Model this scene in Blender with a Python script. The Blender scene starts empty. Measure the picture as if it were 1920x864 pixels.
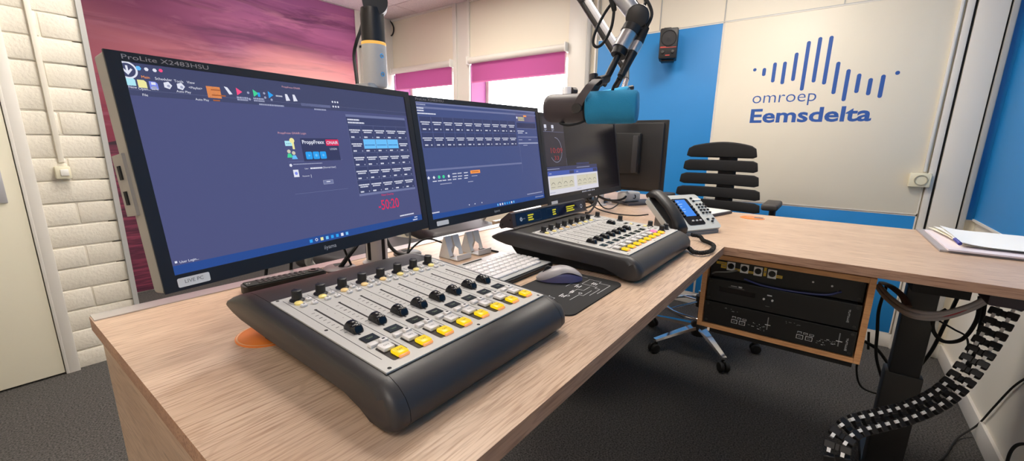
import bpy, bmesh, math, random
from mathutils import Matrix, Vector
random.seed(7)
S = bpy.context.scene
COL = S.collection
PI = math.pi

# ------------------------------------------------------------------ camera, world, exposure
cam_data = bpy.data.cameras.new('camera')
cam = bpy.data.objects.new('camera', cam_data)
COL.objects.link(cam)
S.camera = cam
cam_data.sensor_fit = 'HORIZONTAL'
cam_data.sensor_width = 36.0
cam_data.lens = 36.0 * 789.9064 / 1920.0
cam_data.shift_y = 15.5190 / 1920.0
cam_data.clip_start = 0.02
cam.matrix_world = Matrix([[0.60485, 0.168381, -0.778335, 0.0], [-0.796232, 0.143902, -0.587628, 0.0], [0.013059, 0.975162, 0.221109, 1.24], [0.0, 0.0, 0.0, 1.0]])

S.view_settings.view_transform = 'Standard'
S.view_settings.look = 'None'
S.view_settings.gamma = 1.0
S.view_settings.use_curve_mapping = False
S.view_settings.exposure = EXPOSURE = 0.0
S.cycles.use_denoising = True
S.cycles.max_bounces = 8
S.cycles.diffuse_bounces = 5
S.cycles.sample_clamp_indirect = 6.0
SKY = 9.0            # overcast daylight outside the windows
LAMP = 28.0           # ceiling panel lights

world = bpy.data.worlds.new('daylight')
S.world = world
world.use_nodes = True
wn = world.node_tree.nodes
wn['Background'].inputs[0].default_value = (1.0, 0.98, 0.985, 1)
wn['Background'].inputs[1].default_value = SKY

# ------------------------------------------------------------------ materials
def lin(c):
    return tuple(((v / 255) / 12.92 if v / 255 <= 0.04045 else ((v / 255 + 0.055) / 1.055) ** 2.4) for v in c) + (1.0,)

MATS = {}
def mat(name, rgb, rough=0.5, metal=0.0, emit=0.0, spec=0.5, noise=None, bump=None):
    """plain procedural material; noise=(scale, other_rgb, amount), bump=(scale, strength)"""
    if name in MATS: return MATS[name]
    m = bpy.data.materials.new(name); m.use_nodes = True
    nt = m.node_tree; b = nt.nodes['Principled BSDF']
    b.inputs['Base Color'].default_value = lin(rgb)
    b.inputs['Roughness'].default_value = rough
    b.inputs['Metallic'].default_value = metal
    b.inputs['Specular IOR Level'].default_value = spec
    if emit:
        b.inputs['Base Color'].default_value = (0, 0, 0, 1)
        b.inputs['Emission Color'].default_value = lin(rgb)
        b.inputs['Emission Strength'].default_value = emit
    if noise or bump:
        tc = nt.nodes.new('ShaderNodeTexCoord')
    if noise:
        n = nt.nodes.new('ShaderNodeTexNoise'); n.inputs['Scale'].default_value = noise[0]; n.inputs['Detail'].default_value = 4
        nt.links.new(tc.outputs['Object'], n.inputs['Vector'])
        r = nt.nodes.new('ShaderNodeValToRGB')
        r.color_ramp.elements[0].position = 0.5 - noise[2]; r.color_ramp.elements[1].position = 0.5 + noise[2]
        r.color_ramp.elements[0].color = lin(rgb); r.color_ramp.elements[1].color = lin(noise[1])
        nt.links.new(n.outputs['Fac'], r.inputs['Fac']); nt.links.new(r.outputs['Color'], b.inputs['Base Color'])
    if bump:
        n = nt.nodes.new('ShaderNodeTexNoise'); n.inputs['Scale'].default_value = bump[0]; n.inputs['Detail'].default_value = 5
        nt.links.new(tc.outputs['Object'], n.inputs['Vector'])
        bp = nt.nodes.new('ShaderNodeBump'); bp.inputs['Strength'].default_value = bump[1]; bp.inputs['Distance'].default_value = 0.004
        nt.links.new(n.outputs['Fac'], bp.inputs['Height']); nt.links.new(bp.outputs['Normal'], b.inputs['Normal'])
    MATS[name] = m
    return m

def glow(name, rgb, strength=1.0, rough=0.35):
    return mat(name, rgb, rough, emit=strength, spec=0.4)

def wood(name, axis, c1, c2, c3, rough=0.33):
    """oak-like laminate, grain along the given axis"""
    m = bpy.data.materials.new(name); m.use_nodes = True
    nt = m.node_tree; N = nt.nodes.new; L = nt.links.new; b = nt.nodes['Principled BSDF']
    tc = N('ShaderNodeTexCoord')
    def noise(scale, along, detail=5, dist=0.0):
        mp = N('ShaderNodeMapping'); s = [scale, scale, scale]; s['xyz'.index(axis)] = along
        mp.inputs['Scale'].default_value = s
        L(tc.outputs['Object'], mp.inputs['Vector'])
        n = N('ShaderNodeTexNoise'); n.inputs['Scale'].default_value = 1; n.inputs['Detail'].default_value = detail
        n.inputs['Distortion'].default_value = dist
        L(mp.outputs['Vector'], n.inputs['Vector']); return n
    a = noise(11, 1.3, 6, 0.6); f = noise(300, 15, 3); w = noise(7, 1.1, 3, 1.0)
    r1 = N('ShaderNodeValToRGB'); e = r1.color_ramp.elements
    e[0].position = 0.34; e[0].color = lin(c2); e[1].position = 0.62; e[1].color = lin(c1)
    L(a.outputs['Fac'], r1.inputs['Fac'])
    r2 = N('ShaderNodeValToRGB'); e = r2.color_ramp.elements
    e[0].position = 0.34; e[0].color = (0, 0, 0, 1); e[1].position = 0.53; e[1].color = (1, 1, 1, 1)
    L(f.outputs['Fac'], r2.inputs['Fac'])
    mx = N('ShaderNodeMix'); mx.data_type = 'RGBA'
    L(r2.outputs['Color'], mx.inputs[0]); mx.inputs[6].default_value = lin(c3); L(r1.outputs['Color'], mx.inputs[7])
    # cathedral figure
    wv = N('ShaderNodeMath'); wv.operation = 'SINE'
    ml = N('ShaderNodeMath'); ml.operation = 'MULTIPLY'; ml.inputs[1].default_value = 130
    L(w.outputs['Fac'], ml.inputs[0]); L(ml.outputs[0], wv.inputs[0])
    r3 = N('ShaderNodeValToRGB'); e = r3.color_ramp.elements
    e[0].position = 0.72; e[0].color = (0, 0, 0, 1); e[1].position = 1.0; e[1].color = (0.5, 0.5, 0.5, 1)
    L(wv.outputs[0], r3.inputs['Fac'])
    mx2 = N('ShaderNodeMix'); mx2.data_type = 'RGBA'
    L(r3.outputs['Color'], mx2.inputs[0]); L(mx.outputs[2], mx2.inputs[6]); mx2.inputs[7].default_value = lin(tuple((p + q) / 2 for p, q in zip(c2, c3)))
    L(mx2.outputs[2], b.inputs['Base Color'])
    b.inputs['Roughness'].default_value = rough
    bp = N('ShaderNodeBump'); bp.inputs['Strength'].default_value = 0.12; bp.inputs['Distance'].default_value = 0.002
    L(f.outputs['Fac'], bp.inputs['Height']); L(bp.outputs['Normal'], b.inputs['Normal'])
    MATS[name] = m
    return m

OAK = ((214, 186, 160), (201, 171, 145), (174, 142, 117))
wood_x = wood('oak_along_x', 'x', *OAK)
wood_y = wood('oak_along_y', 'y', *OAK)
wood_z = wood('oak_along_z', 'z', *OAK)
edge_wood_x = wood('oak_edge_x', 'x', (190, 150, 122), (166, 126, 102), (150, 112, 90), 0.55)
edge_wood_y = wood('oak_edge_y', 'y', (190, 150, 122), (166, 126, 102), (150, 112, 90), 0.55)
birch = wood('birch_ply', 'y', (228, 172, 118), (214, 156, 104), (200, 140, 90), 0.5)
black_plastic = mat('black_plastic', (26, 25, 27), 0.45)
black_gloss = mat('black_gloss', (20, 19, 22), 0.22)
black_matt = mat('black_matt', (18, 18, 19), 0.75)
case_grey = mat('console_charcoal', (50, 48, 49), 0.42, bump=(900, 0.05))
panel_silver = mat('console_silver', (196, 194, 190), 0.5, 0.15)
line_dark = mat('engraved_dark', (60, 58, 60), 0.6)
recess_black = mat('recess_black', (30, 22, 22), 0.6)
key_white = mat('key_white', (228, 224, 222), 0.35)
key_amber = glow('lit_amber', (255, 214, 20), 1.0, 0.3)
key_amber_skirt = glow('lit_amber_skirt', (255, 168, 96), 0.9, 0.3)
key_pink = glow('lit_pink', (255, 140, 190), 1.0)
btn_yellow = mat('button_yellow', (246, 226, 140), 0.4)
btn_peach = mat('button_peach', (248, 214, 150), 0.4)
lcd_dark = mat('lcd_dark', (24, 28, 24), 0.2)
lcd_text = glow('lcd_text', (120, 135, 110), 0.6)
white_paint = mat('white_paint', (236, 230, 216), 0.55)
cream_panel = mat('cream_panel', (232, 224, 206), 0.45)
door_paint = mat('door_paint', (238, 232, 210), 0.4)
brick_paint = mat('painted_brick', (228, 222, 208), 0.6, bump=(70, 0.8))
frame_white = mat('frame_white', (226, 222, 214), 0.4)
frame_grey = mat('frame_grey', (176, 176, 174), 0.45)
blue_board = mat('blue_board', (26, 132, 204), 0.5)
logo_blue = mat('logo_blue', (36, 86, 166), 0.5)
carpet = mat('charcoal_carpet', (34, 33, 33), 0.95, noise=(150, (98, 95, 92), 0.17), bump=(500, 0.6))
tile_ceiling = mat('ceiling_tile', (226, 210, 214), 0.85, noise=(160, (206, 190, 196), 0.1))
alu = mat('aluminium', (206, 204, 204), 0.3, 0.9)
alu_satin = mat('satin_aluminium', (206, 204, 206), 0.42, 0.45)
pole_silver = mat('pole_silver', (216, 214, 214), 0.42, 0.12)
chrome = mat('chrome', (225, 225, 228), 0.12, 1.0)
steel_dark = mat('dark_steel', (62, 60, 60), 0.4, 0.5)
rubber = mat('black_rubber', (22, 22, 22), 0.7)
foam_blue = mat('foam_blue', (48, 150, 196), 0.95, bump=(700, 0.5))
fabric_black = mat('black_fabric', (24, 23, 24), 0.9, bump=(900, 0.4))
mic_grey = mat('mic_grey', (74, 64, 66), 0.5)
white_plastic = mat('white_plastic', (232, 230, 224), 0.4)
cream_plastic = mat('cream_plastic', (232, 226, 200), 0.4)
silver_plastic = mat('silver_plastic', (196, 194, 192), 0.4, 0.2)
paper_white = mat('paper_white', (240, 240, 238), 0.8)
label_white = mat('label_white', (240, 240, 240), 0.5)
ink = mat('ink_grey', (130, 130, 130), 0.7)
orange_print = mat('orange_print', (232, 128, 50), 0.4)
slate_print = mat('slate_print', (84, 92, 98), 0.5)
print_white = mat('print_white', (225, 225, 225), 0.6)
red_print = mat('red_print', (190, 60, 50), 0.5)
yellow_label = mat('yellow_label', (214, 178, 60), 0.6)
# thin pink blind fabric that lets daylight through
def blind_fabric():
    m = bpy.data.materials.new('pink_blind_fabric'); m.use_nodes = True
    nt = m.node_tree; nt.nodes.remove(nt.nodes['Principled BSDF'])
    t = nt.nodes.new('ShaderNodeBsdfTranslucent'); d = nt.nodes.new('ShaderNodeBsdfDiffuse'); mx = nt.nodes.new('ShaderNodeMixShader')
    t.inputs[0].default_value = (0.42, 0.19, 0.34, 1); d.inputs[0].default_value = lin((206, 110, 164)); mx.inputs[0].default_value = 0.5
    nt.links.new(t.outputs[0], mx.inputs[1]); nt.links.new(d.outputs[0], mx.inputs[2])
    nt.links.new(mx.outputs[0], nt.nodes['Material Output'].inputs[0])
    return m
pink_blind = blind_fabric()
pink_light_tint = mat('pink_lit_reveal', (128, 60, 112), 0.6)  # pink light from the blind, painted into the reveal jamb's colour
def glass_mat():
    m = bpy.data.materials.new('window_glass'); m.use_nodes = True
    nt = m.node_tree; nt.nodes.remove(nt.nodes['Principled BSDF'])
    t = nt.nodes.new('ShaderNodeBsdfTransparent'); g = nt.nodes.new('ShaderNodeBsdfGlossy'); mx = nt.nodes.new('ShaderNodeMixShader')
    g.inputs['Roughness'].default_value = 0.02; mx.inputs[0].default_value = 0.06
    nt.links.new(t.outputs[0], mx.inputs[1]); nt.links.new(g.outputs[0], mx.inputs[2])
    nt.links.new(mx.outputs[0], nt.nodes['Material Output'].inputs[0])
    return m
window_glass = glass_mat()

# ------------------------------------------------------------------ mesh builder
IDENT = Matrix.Identity(4)
def T(x, y, z): return Matrix.Translation((x, y, z))
def RX(a): return Matrix.Rotation(a, 4, 'X')
def RY(a): return Matrix.Rotation(a, 4, 'Y')
def RZ(a): return Matrix.Rotation(a, 4, 'Z')
def frame(origin, x, z):
    """matrix whose local x / z axes point along the given directions"""
    x = Vector(x).normalized(); z = Vector(z); z = (z - x * z.dot(x)).normalized(); y = z.cross(x)
    m = Matrix((x, y, z)).transposed().to_4x4(); m.translation = Vector(origin); return m
def align(p0, p1, up=(0, 0, 1)):
    """matrix at p0 whose z axis points to p1"""
    z = (Vector(p1) - Vector(p0)).normalized(); u = Vector(up)
    if abs(z.dot(u)) > 0.98: u = Vector((1, 0, 0))
    x = u.cross(z).normalized(); y = z.cross(x)
    m = Matrix((x, y, z)).transposed().to_4x4(); m.translation = Vector(p0); return m

TEXT_CACHE = {}
def text_mesh(s, bold=0.0):
    """letters as flat faces, lower-left at the origin, size 1"""
    k = (s, bold)
    if k not in TEXT_CACHE:
        cu = bpy.data.curves.new('lettering_curve', 'FONT'); cu.body = s; cu.size = 1; cu.resolution_u = 3; cu.offset = bold
        o = bpy.data.objects.new('lettering_curve', cu)
        me = bpy.data.meshes.new_from_object(o)
        vs = [tuple(v.co) for v in me.vertices]; fs = [tuple(p.vertices) for p in me.polygons]
        bpy.data.objects.remove(o); bpy.data.curves.remove(cu); bpy.data.meshes.remove(me)
        TEXT_CACHE[k] = (vs, fs)
    return TEXT_CACHE[k]

class MB:
    """collects shapes, then links them as ONE mesh object"""
    def __init__(self): self.v = []; self.f = []; self.m = []; self.mats = []
    def mi(self, m):
        if m not in self.mats: self.mats.append(m)
        return self.mats.index(m)
    def add(self, vs, fs, m, M=IDENT):
        o = len(self.v); k = self.mi(m)
        self.v += [tuple(M @ Vector(p)) for p in vs]
        self.f += [tuple(i + o for i in f) for f in fs]; self.m += [k] * len(fs); return self
    def box(self, c, s, m, M=IDENT, bevel=0.0, seg=2):
        x, y, z = s[0] / 2, s[1] / 2, s[2] / 2
        if bevel <= 0:
            vs = [(c[0] + a * x, c[1] + b * y, c[2] + d * z) for a in (-1, 1) for b in (-1, 1) for d in (-1, 1)]
            fs = [(0, 1, 3, 2), (4, 6, 7, 5), (0, 4, 5, 1), (2, 3, 7, 6), (0, 2, 6, 4), (1, 5, 7, 3)]
            return self.add(vs, fs, m, M)
        bm = bmesh.new(); bmesh.ops.create_cube(bm, size=1)
        for v in bm.verts: v.co = (v.co.x * s[0] + c[0], v.co.y * s[1] + c[1], v.co.z * s[2] + c[2])
        bmesh.ops.bevel(bm, geom=list(bm.edges), offset=min(bevel, x * .98, y * .98, z * .98), segments=seg, profile=0.5, affect='EDGES')
        bm.verts.index_update()
        self.add([tuple(v.co) for v in bm.verts], [tuple(v.index for v in f.verts) for f in bm.faces], m, M); bm.free(); return self
    def lathe(self, prof, m, M=IDENT, n=24, caps=True):
        """profile [(r, z)...] turned about local z"""
        vs = []; fs = []
        for r, z in prof:
            for i in range(n): a = 2 * PI * i / n; vs.append((r * math.cos(a), r * math.sin(a), z))
        for k in range(len(prof) - 1):
            for i in range(n):
                j = (i + 1) % n; fs.append((k * n + i, k * n + j, (k + 1) * n + j, (k + 1) * n + i))
        if caps:
            fs.append(tuple(reversed(range(n)))); fs.append(tuple((len(prof) - 1) * n + i for i in range(n)))
        return self.add(vs, fs, m, M)
    def rod(self, p0, p1, r, m, r1=None, n=14):
        L = (Vector(p1) - Vector(p0)).length
        return self.lathe([(r, 0), (r if r1 is None else r1, L)], m, align(p0, p1), n)
    def tube(self, pts, r, m, n=8, flat=None):
        """round (or flattened) cable through points"""
        P = [Vector(p) for p in pts]; vs = []; fs = []; side = None
        for i, p in enumerate(P):
            t = (P[min(i + 1, len(P) - 1)] - P[max(i - 1, 0)]).normalized()
            if side is None:
                u = Vector((0, 0, 1)) if abs(t.z) < .9 else Vector((1, 0, 0)); side = t.cross(u).normalized()
            side = (side - t * side.dot(t)).normalized(); up = side.cross(t)
            for k in range(n):
                a = 2 * PI * k / n; q = p + side * (math.cos(a) * r) + up * (math.sin(a) * (flat or r)); vs.append(tuple(q))
        for i in range(len(P) - 1):
            for k in range(n):
                j = (k + 1) % n; fs.append((i * n + k, i * n + j, (i + 1) * n + j, (i + 1) * n + k))
        fs.append(tuple(reversed(range(n)))); fs.append(tuple((len(P) - 1) * n + k for k in range(n)))
        return self.add(vs, fs, m)
    def prism(self, poly, z0, z1, m, M=IDENT, side=None):
        """polygon (counter-clockwise in local xy) extruded along local z"""
        n = len(poly); vs = [(x, y, z0) for x, y in poly] + [(x, y, z1) for x, y in poly]
        self.add(vs, [tuple(reversed(range(n))), tuple(range(n, 2 * n))], m, M)
        return self.add(vs, [(i, (i + 1) % n, n + (i + 1) % n, n + i) for i in range(n)], side or m, M)
    def quad(self, a, b, c, d, m, M=IDENT): return self.add([a, b, c, d], [(0, 1, 2, 3)], m, M)
    def text(self, s, m, M=IDENT, size=None, width=None, height=None, bold=0.0, center=False):
        """flat letters; size = font size, or fitted to width x height of the drawn letters"""
        vs, fs = text_mesh(s, bold)
        if not vs: return self
        xs = [v[0] for v in vs]; ys = [v[1] for v in vs]; w = max(xs) - min(xs); h = max(ys) - min(ys)
        sx = sy = size or 1
        if width: sx = width / w; sy = sx
        if height: sy = height / h; sx = sx if width else sy
        ox = -min(xs) - (w / 2 if center else 0); oy = -min(ys) if (width or height) else 0
        return self.add([((x + ox) * sx, (y + oy) * sy, z) for x, y, z in vs], fs, m, M)
    def mesh(self, name, smooth=40):
        me = bpy.data.meshes.new(name); me.from_pydata(self.v, [], self.f)
        for m in self.mats: me.materials.append(m)
        me.polygons.foreach_set('material_index', self.m)
        if smooth:
            me.polygons.foreach_set('use_smooth', [True] * len(self.f)); me.set_sharp_from_angle(angle=math.radians(smooth))
        me.update(); return me
    def build(self, name, parent=None, label=None, smooth=40, local=IDENT):
        return link(name, self.mesh(name, smooth), parent, label, local)

def link(name, me, parent=None, label=None, local=IDENT):
    o = bpy.data.objects.new(name, me); COL.objects.link(o)
    if parent: o.parent = parent
    o.matrix_local = local
    if label: o['label'] = label
    return o
def thing(name, label, cat, M=IDENT, group=None):
    """Empty at the thing's base that parents its parts"""
    o = bpy.data.objects.new(name, None); COL.objects.link(o); o.empty_display_size = 0.05
    o.matrix_world = M; return tag(o, label, cat, group)
def tag(o, label, cat, group=None, kind=None):
    o['label'] = label; o['category'] = cat
    if group: o['group'] = group
    if kind: o['kind'] = kind
    return o
def structure(o, label=None):
    o['kind'] = 'structure'
    if label: o['label'] = label
    return o
def smooth_path(pts, k=8):
    """Catmull-Rom through the points"""
    P = [Vector(p) for p in pts]; P = [P[0] * 2 - P[1]] + P + [P[-1] * 2 - P[-2]]; out = []
    for i in range(1, len(P) - 2):
        a, b, c, d = P[i - 1:i + 3]
        for s in range(k):
            t = s / k
            out.append(0.5 * ((2 * b) + (c - a) * t + (2 * a - 5 * b + 4 * c - d) * t * t + (3 * b - a - 3 * c + d) * t ** 3))
    out.append(P[-2]); return [tuple(p) for p in out]
def cable(name, label, pts, r, m=None, cat='cable', group=None, k=8, n=8):
    return tag(MB().tube(smooth_path(pts, k), r, m or rubber, n).build(name), label, cat, group)
def rounded(x0, y0, x1, y1, r, n=5):
    out = []
    for cx, cy, a0 in ((x1 - r, y1 - r, 0), (x0 + r, y1 - r, PI / 2), (x0 + r, y0 + r, PI), (x1 - r, y0 + r, 1.5 * PI)):
        for i in range(n + 1): a = a0 + PI / 2 * i / n; out.append((cx + r * math.cos(a), cy + r * math.sin(a)))
    return out

# ================================================================== THE ROOM
XW, YM, YB, YR, ZC = 3.44, 4.42, 3.16, -0.67, 2.635     # window wall, mural wall, brick wall, right wall, ceiling
XB = -1.7
structure(MB().box((0.9, 1.9, -0.03), (5.3, 5.3, 0.06), carpet).build('floor', smooth=0), 'charcoal carpet tile floor')

def ceiling_tiles():
    b = MB(); g = 0.004
    x = XB
    while x < XW + .3:
        y = YR - .2
        while y < YM + .2:
            x0, x1, y0, y1 = max(x, XB) + g, min(x + .6, XW + .1) - g, y + g, min(y + 1.2, YM + .1) - g
            if x1 > x0 and y1 > y0: b.box(((x0 + x1) / 2, (y0 + y1) / 2, ZC + .010), (x1 - x0, y1 - y0, .02), tile_ceiling)
            y += 1.2
        x += .6
    b.box((0.9, 1.9, ZC + .03), (5.3, 5.3, .02), frame_grey)
    return b
structure(ceiling_tiles().build('ceiling', smooth=0), 'white mineral tile ceiling')

# window wall with two window holes, Y ranges of the bays
BAYS = [(2.0, 3.168), (3.385, YM)]
SILL, HEAD = 0.95, 2.07
def window_wall():
    b = MB(); t = 0.30; xc = XW + t / 2
    b.box((xc, (YR - .3 + 2.0) / 2, ZC / 2), (t, 2.0 - YR + .3, ZC), cream_panel)
    b.box((xc, (3.168 + 3.385) / 2, ZC / 2), (t, 3.385 - 3.168, ZC), frame_white)
    for y0, y1 in BAYS:
        b.box((xc, (y0 + y1) / 2, SILL / 2), (t, y1 - y0, SILL), cream_panel)
        b.box((xc, (y0 + y1) / 2, (HEAD + ZC) / 2), (t, y1 - y0, ZC - HEAD), cream_panel)
    b.box((xc, YM + .1, ZC / 2), (t, .2, ZC), cream_panel)
    return b
structure(window_wall().build('wall_window', smooth=0), 'cream panelled wall with the windows')
# wall behind mural, brick wall, its return, right wall, wall behind the camera
structure(MB().box(((.53 + XW) / 2, YM + .05, ZC / 2), (XW - .53 + .3, .1, ZC), frame_white).build('wall_far', smooth=0), 'white wall behind the mural')
structure(MB().box((.505, (YB + YM) / 2 + .04, ZC / 2), (.05, YM - YB - .02, ZC), white_paint).build('wall_return', smooth=0))

def brick_wall():
    b = MB(); rnd = random.Random(3)
    b.box(((XB + .53) / 2 - .02, YB + .072, ZC / 2), (.53 - XB - .06, .13, ZC), brick_paint)
    h, L, mo = .1155, .325, .006
    z = -.02; row = 0
    while z < ZC - .05:
        x = .528; first = True
        while x > -.9:
            ln = (L * .52 if (row % 2 and first) else L) + rnd.uniform(-.012, .012); first = False
            x0 = max(x - ln + mo, -.9)
            door = x0 > -.95 and x0 < .20 and z < 2.06
            if door: x0 = max(x0, .20)
            if x - x0 > .03 and not (door and x < .21):
                d = rnd.uniform(-.0018, .0018)
                b.box(((x + x0) / 2, YB + .0152 + d, z + h / 2 + rnd.uniform(-.002, .002)), (x - x0, .028, h - mo), brick_paint, bevel=.005, seg=2)
            x -= ln
        z += h; row += 1
    return b
structure(brick_wall().build('wall_left', smooth=50), 'cream painted rough brick wall')
structure(MB().box((.527, YB + .03, ZC / 2), (.022, .1, ZC), frame_grey).build('trim_1', smooth=0), 'grey corner profile at the end of the brick wall')
structure(MB().box(((XB + XW) / 2, YR - .05, ZC / 2), (XW - XB + .3, .1, ZC), white_paint).build('wall_right', smooth=0), 'white wall on the right')
structure(MB().box((XB - .05, 1.9, ZC / 2), (.1, 5.3, ZC), white_paint).build('wall_back', smooth=0))
structure(MB().box(((XB + .5) / 2, YM + .05, ZC / 2), (.5 - XB, .1, ZC), white_paint).build('wall_back.001', smooth=0))

# door in the brick wall
door = MB().box((-.33, YB - .005, 1.045), (1.04, .04, 2.07), door_paint, bevel=.003).build('door_1'); structure(door, 'cream painted door')
fr = MB()
fr.box((.222, YB - .004, 1.04), (.052, .05, 2.10), frame_white, bevel=.004).box((.199, YB - .016, 1.04), (.012, .03, 2.08), frame_white, bevel=.002)
fr.box((-.33, YB - .004, 2.115), (1.156, .05, .055), frame_white, bevel=.004)
fr.build('door_frame', door, 'cream door frame')
hp = MB().box((.098, YB - .029, 1.025), (.085, .010, .19), alu_satin, bevel=.003)
hp.rod((.07, YB - .03, 1.07), (.07, YB - .075, 1.07), .011, chrome).rod((.07, YB - .07, 1.07), (-.05, YB - .07, 1.07), .010, chrome)
hp.rod((.115, YB - .03, 1.00), (.115, YB - .042, 1.00), .011, chrome)
hp.build('door_handle', door, 'steel handle plate with lever')

# surface conduit and switch on the bricks
o = MB().box((.349, YB - .006, 1.875), (.021, .022, 1.52), white_paint, bevel=.002).build('cable_conduit')
tag(o, 'cream vertical cable conduit running down the brick wall to the switch', 'conduit')
sw = thing('light_switch', 'small cream light switch box on the painted brick wall', 'light switch', T(.345, YB - .005, 1.03))
MB().box((0, -.014, .034), (.056, .03, .062), cream_plastic, bevel=.004).build('switch_box', sw)
MB().box((.004, -.031, .034), (.030, .008, .032), white_plastic, bevel=.002).build('rocker', sw)

# windows: frame, panes and sill; daylight comes in through them
for k, (y0, y1) in enumerate(BAYS):
    w = structure(MB().box((XW + .27, (y0 + y1) / 2, SILL + .02), (.05, y1 - y0, .04), frame_white).box((XW + .27, (y0 + y1) / 2, HEAD - .02), (.05, y1 - y0, .04), frame_white)
        .box((XW + .27, y0 + .02, (SILL + HEAD) / 2), (.05, .04, HEAD - SILL), frame_white).box((XW + .27, y1 - .02, (SILL + HEAD) / 2), (.05, .04, HEAD - SILL), frame_white)
        .build('window_%d' % (k + 1), smooth=0), 'white framed window')
    MB().box((XW + .275, (y0 + y1) / 2, (SILL + HEAD) / 2), (.006, y1 - y0 - .08, HEAD - SILL - .08), window_glass).build('pane', w, smooth=0)
    MB().box((XW + .11, (y0 + y1) / 2, SILL + .008), (.28, y1 - y0 - .004, .014), white_plastic).build('window_sill', w, smooth=0)
    MB().box((XW + .12, y1 - .004, (SILL + HEAD) / 2 + .01), (.235, .006, HEAD - SILL - .03), pink_light_tint).build('reveal_jamb', w, 'window reveal jamb with the pink blind light painted in', smooth=0)

# roller blinds
for k, (y0, y1, lab) in enumerate([(2.0, 3.168, 'pink roller blind half raised on the wider window nearer the blue boards'),
                                   (3.40, YM - .01, 'pink roller blind half raised on the window beside the mural corner')]):
    bl = thing('roller_blind', lab, 'blind', T(XW - .03, (y0 + y1) / 2, 2.07), 'pink roller blinds'); W = y1 - y0
    MB().rod((0, -W / 2, -.01), (0, W / 2, -.01), .032, frame_white, n=18).build('roller', bl)
    for s in (-1, 1): MB().box((-.004, s * (W / 2 - .005), -.012), (.072, .016, .078), white_plastic, bevel=.006).build('bracket', bl)
    MB().box((.025, 0, -.115), (.0016, W - .05, .20), pink_blind).build('fabric', bl, 'thin pink fabric', smooth=0)
    MB().box((.025, 0, -.218), (.008, W - .05, .014), mat('pink_hem', (214, 120, 176), .6)).build('hem_bar', bl, smooth=0)
    ch = MB().tube([(.02, -W / 2 + .03, -.02), (.02, -W / 2 + .03, -.9)], .0022, frame_white)
    ch.build('pull_cord', bl)

# cover strips and seams of the cream panels above the boards
st = MB()
for y in (1.715, 1.215, .765, .10, -.38): st.box((XW - .003, y, (2.083 + ZC) / 2), (.008, .006, ZC - 2.083), frame_grey)
st.box((XW - .004, .62, 2.083), (.010, 2.2, .007), frame_grey)
structure(st.build('trim_2', smooth=0), 'grey joint strips between the cream wall panels')
st = MB()
for y, w in ((3.375, .05), (3.18, .03)): st.box((XW - .010, y, ZC / 2), (.022, w, ZC), frame_white, bevel=.003)
st.box((XW - .012, 1.90, ZC / 2), (.026, .19, ZC), frame_white, bevel=.003).box((XW - .020, 1.80, ZC / 2), (.03, .035, ZC), frame_grey, bevel=.003)
st.box((XW - .014, 1.733, ZC / 2), (.028, .014, ZC), frame_white, bevel=.002)
structure(st.build('trim_3'), 'white posts between the windows')
st = MB()
for y0, y1 in ((3.40, YM), (2.0, 3.16)): st.box((XW - .008, (y0 + y1) / 2, ZC - .012), (.02, y1 - y0, .022), frame_white)
structure(st.build('trim_4', smooth=0))

# wall boards on the window wall
def board(name, label, y0, y1, z0, z1, m, t=.012):
    b = thing(name, label, 'wall panel', T(XW - t, (y0 + y1) / 2, z0))
    MB().box((t / 2, 0, (z1 - z0) / 2), (t, y1 - y0 - .012, z1 - z0 - .012), m, bevel=.0015).build('board', b)
    e = MB(); W, H = y1 - y0, z1 - z0
    for y in (-W / 2 + .003, W / 2 - .003): e.box((t / 2 - .001, y, H / 2), (t + .001, .006, H), frame_white)
    for z in (.003, H - .003): e.box((t / 2 - .001, 0, z), (t + .001, W, .006), frame_white)
    e.build('edge_strip', b, smooth=0); return b
board('wall_panel', 'tall blue wall panel behind the loudspeaker and the chair', .762, 1.722, .09, 2.08, blue_board)
board('wall_panel', 'low blue wall panel under the white logo panel', -.425, .760, .09, .853, blue_board)
lp = board('wall_panel', 'large white wall panel bearing the blue sound wave logo', -.425, .760, .856, 2.08, cream_panel, .016)
LY = (.760 - .425) / 2; LX = XW - .0165       # lettering stands on the panel's face
def on_panel(y, z): return Matrix(((0, 0, -1, -.0006), (-1, 0, 0, y - LY), (0, 1, 0, z - .856), (0, 0, 0, 1)))
omr = MB().text('omroep', logo_blue, on_panel(.524, 1.505), width=.36, height=.073, bold=-.008)
omr.build('lettering', lp, 'thin blue word omroep')
MB().text('Eemsdelta', logo_blue, on_panel(.524, 1.398), width=.652, height=.093, bold=.026).build('lettering', lp, 'bold blue word Eemsdelta')
BARS = [(.534, 1.754, 1.738), (.477, 1.755, 1.704), (.419, 1.784, 1.659), (.363, 1.784, 1.644), (.3055, 1.833, 1.66), (.249, 1.895, 1.597), (.1925, 1.911, 1.643),
        (.136, 1.911, 1.627), (.0795, 1.756, 1.566), (.0225, 1.708, 1.521), (-.033, 1.678, 1.566), (-.091, 1.648, 1.55), (-.147, 1.663, 1.532), (-.207, 1.679, 1.657)]
for y, z1, z0 in BARS:
    w = .0105; z1 = max(z1, z0 + .0205)
    MB().prism(rounded(-w, z0, w, z1, w * .99, 6), -.0002, .0004, logo_blue, on_panel(y, 0)).build('sound_bar', lp, smooth=0)

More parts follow.
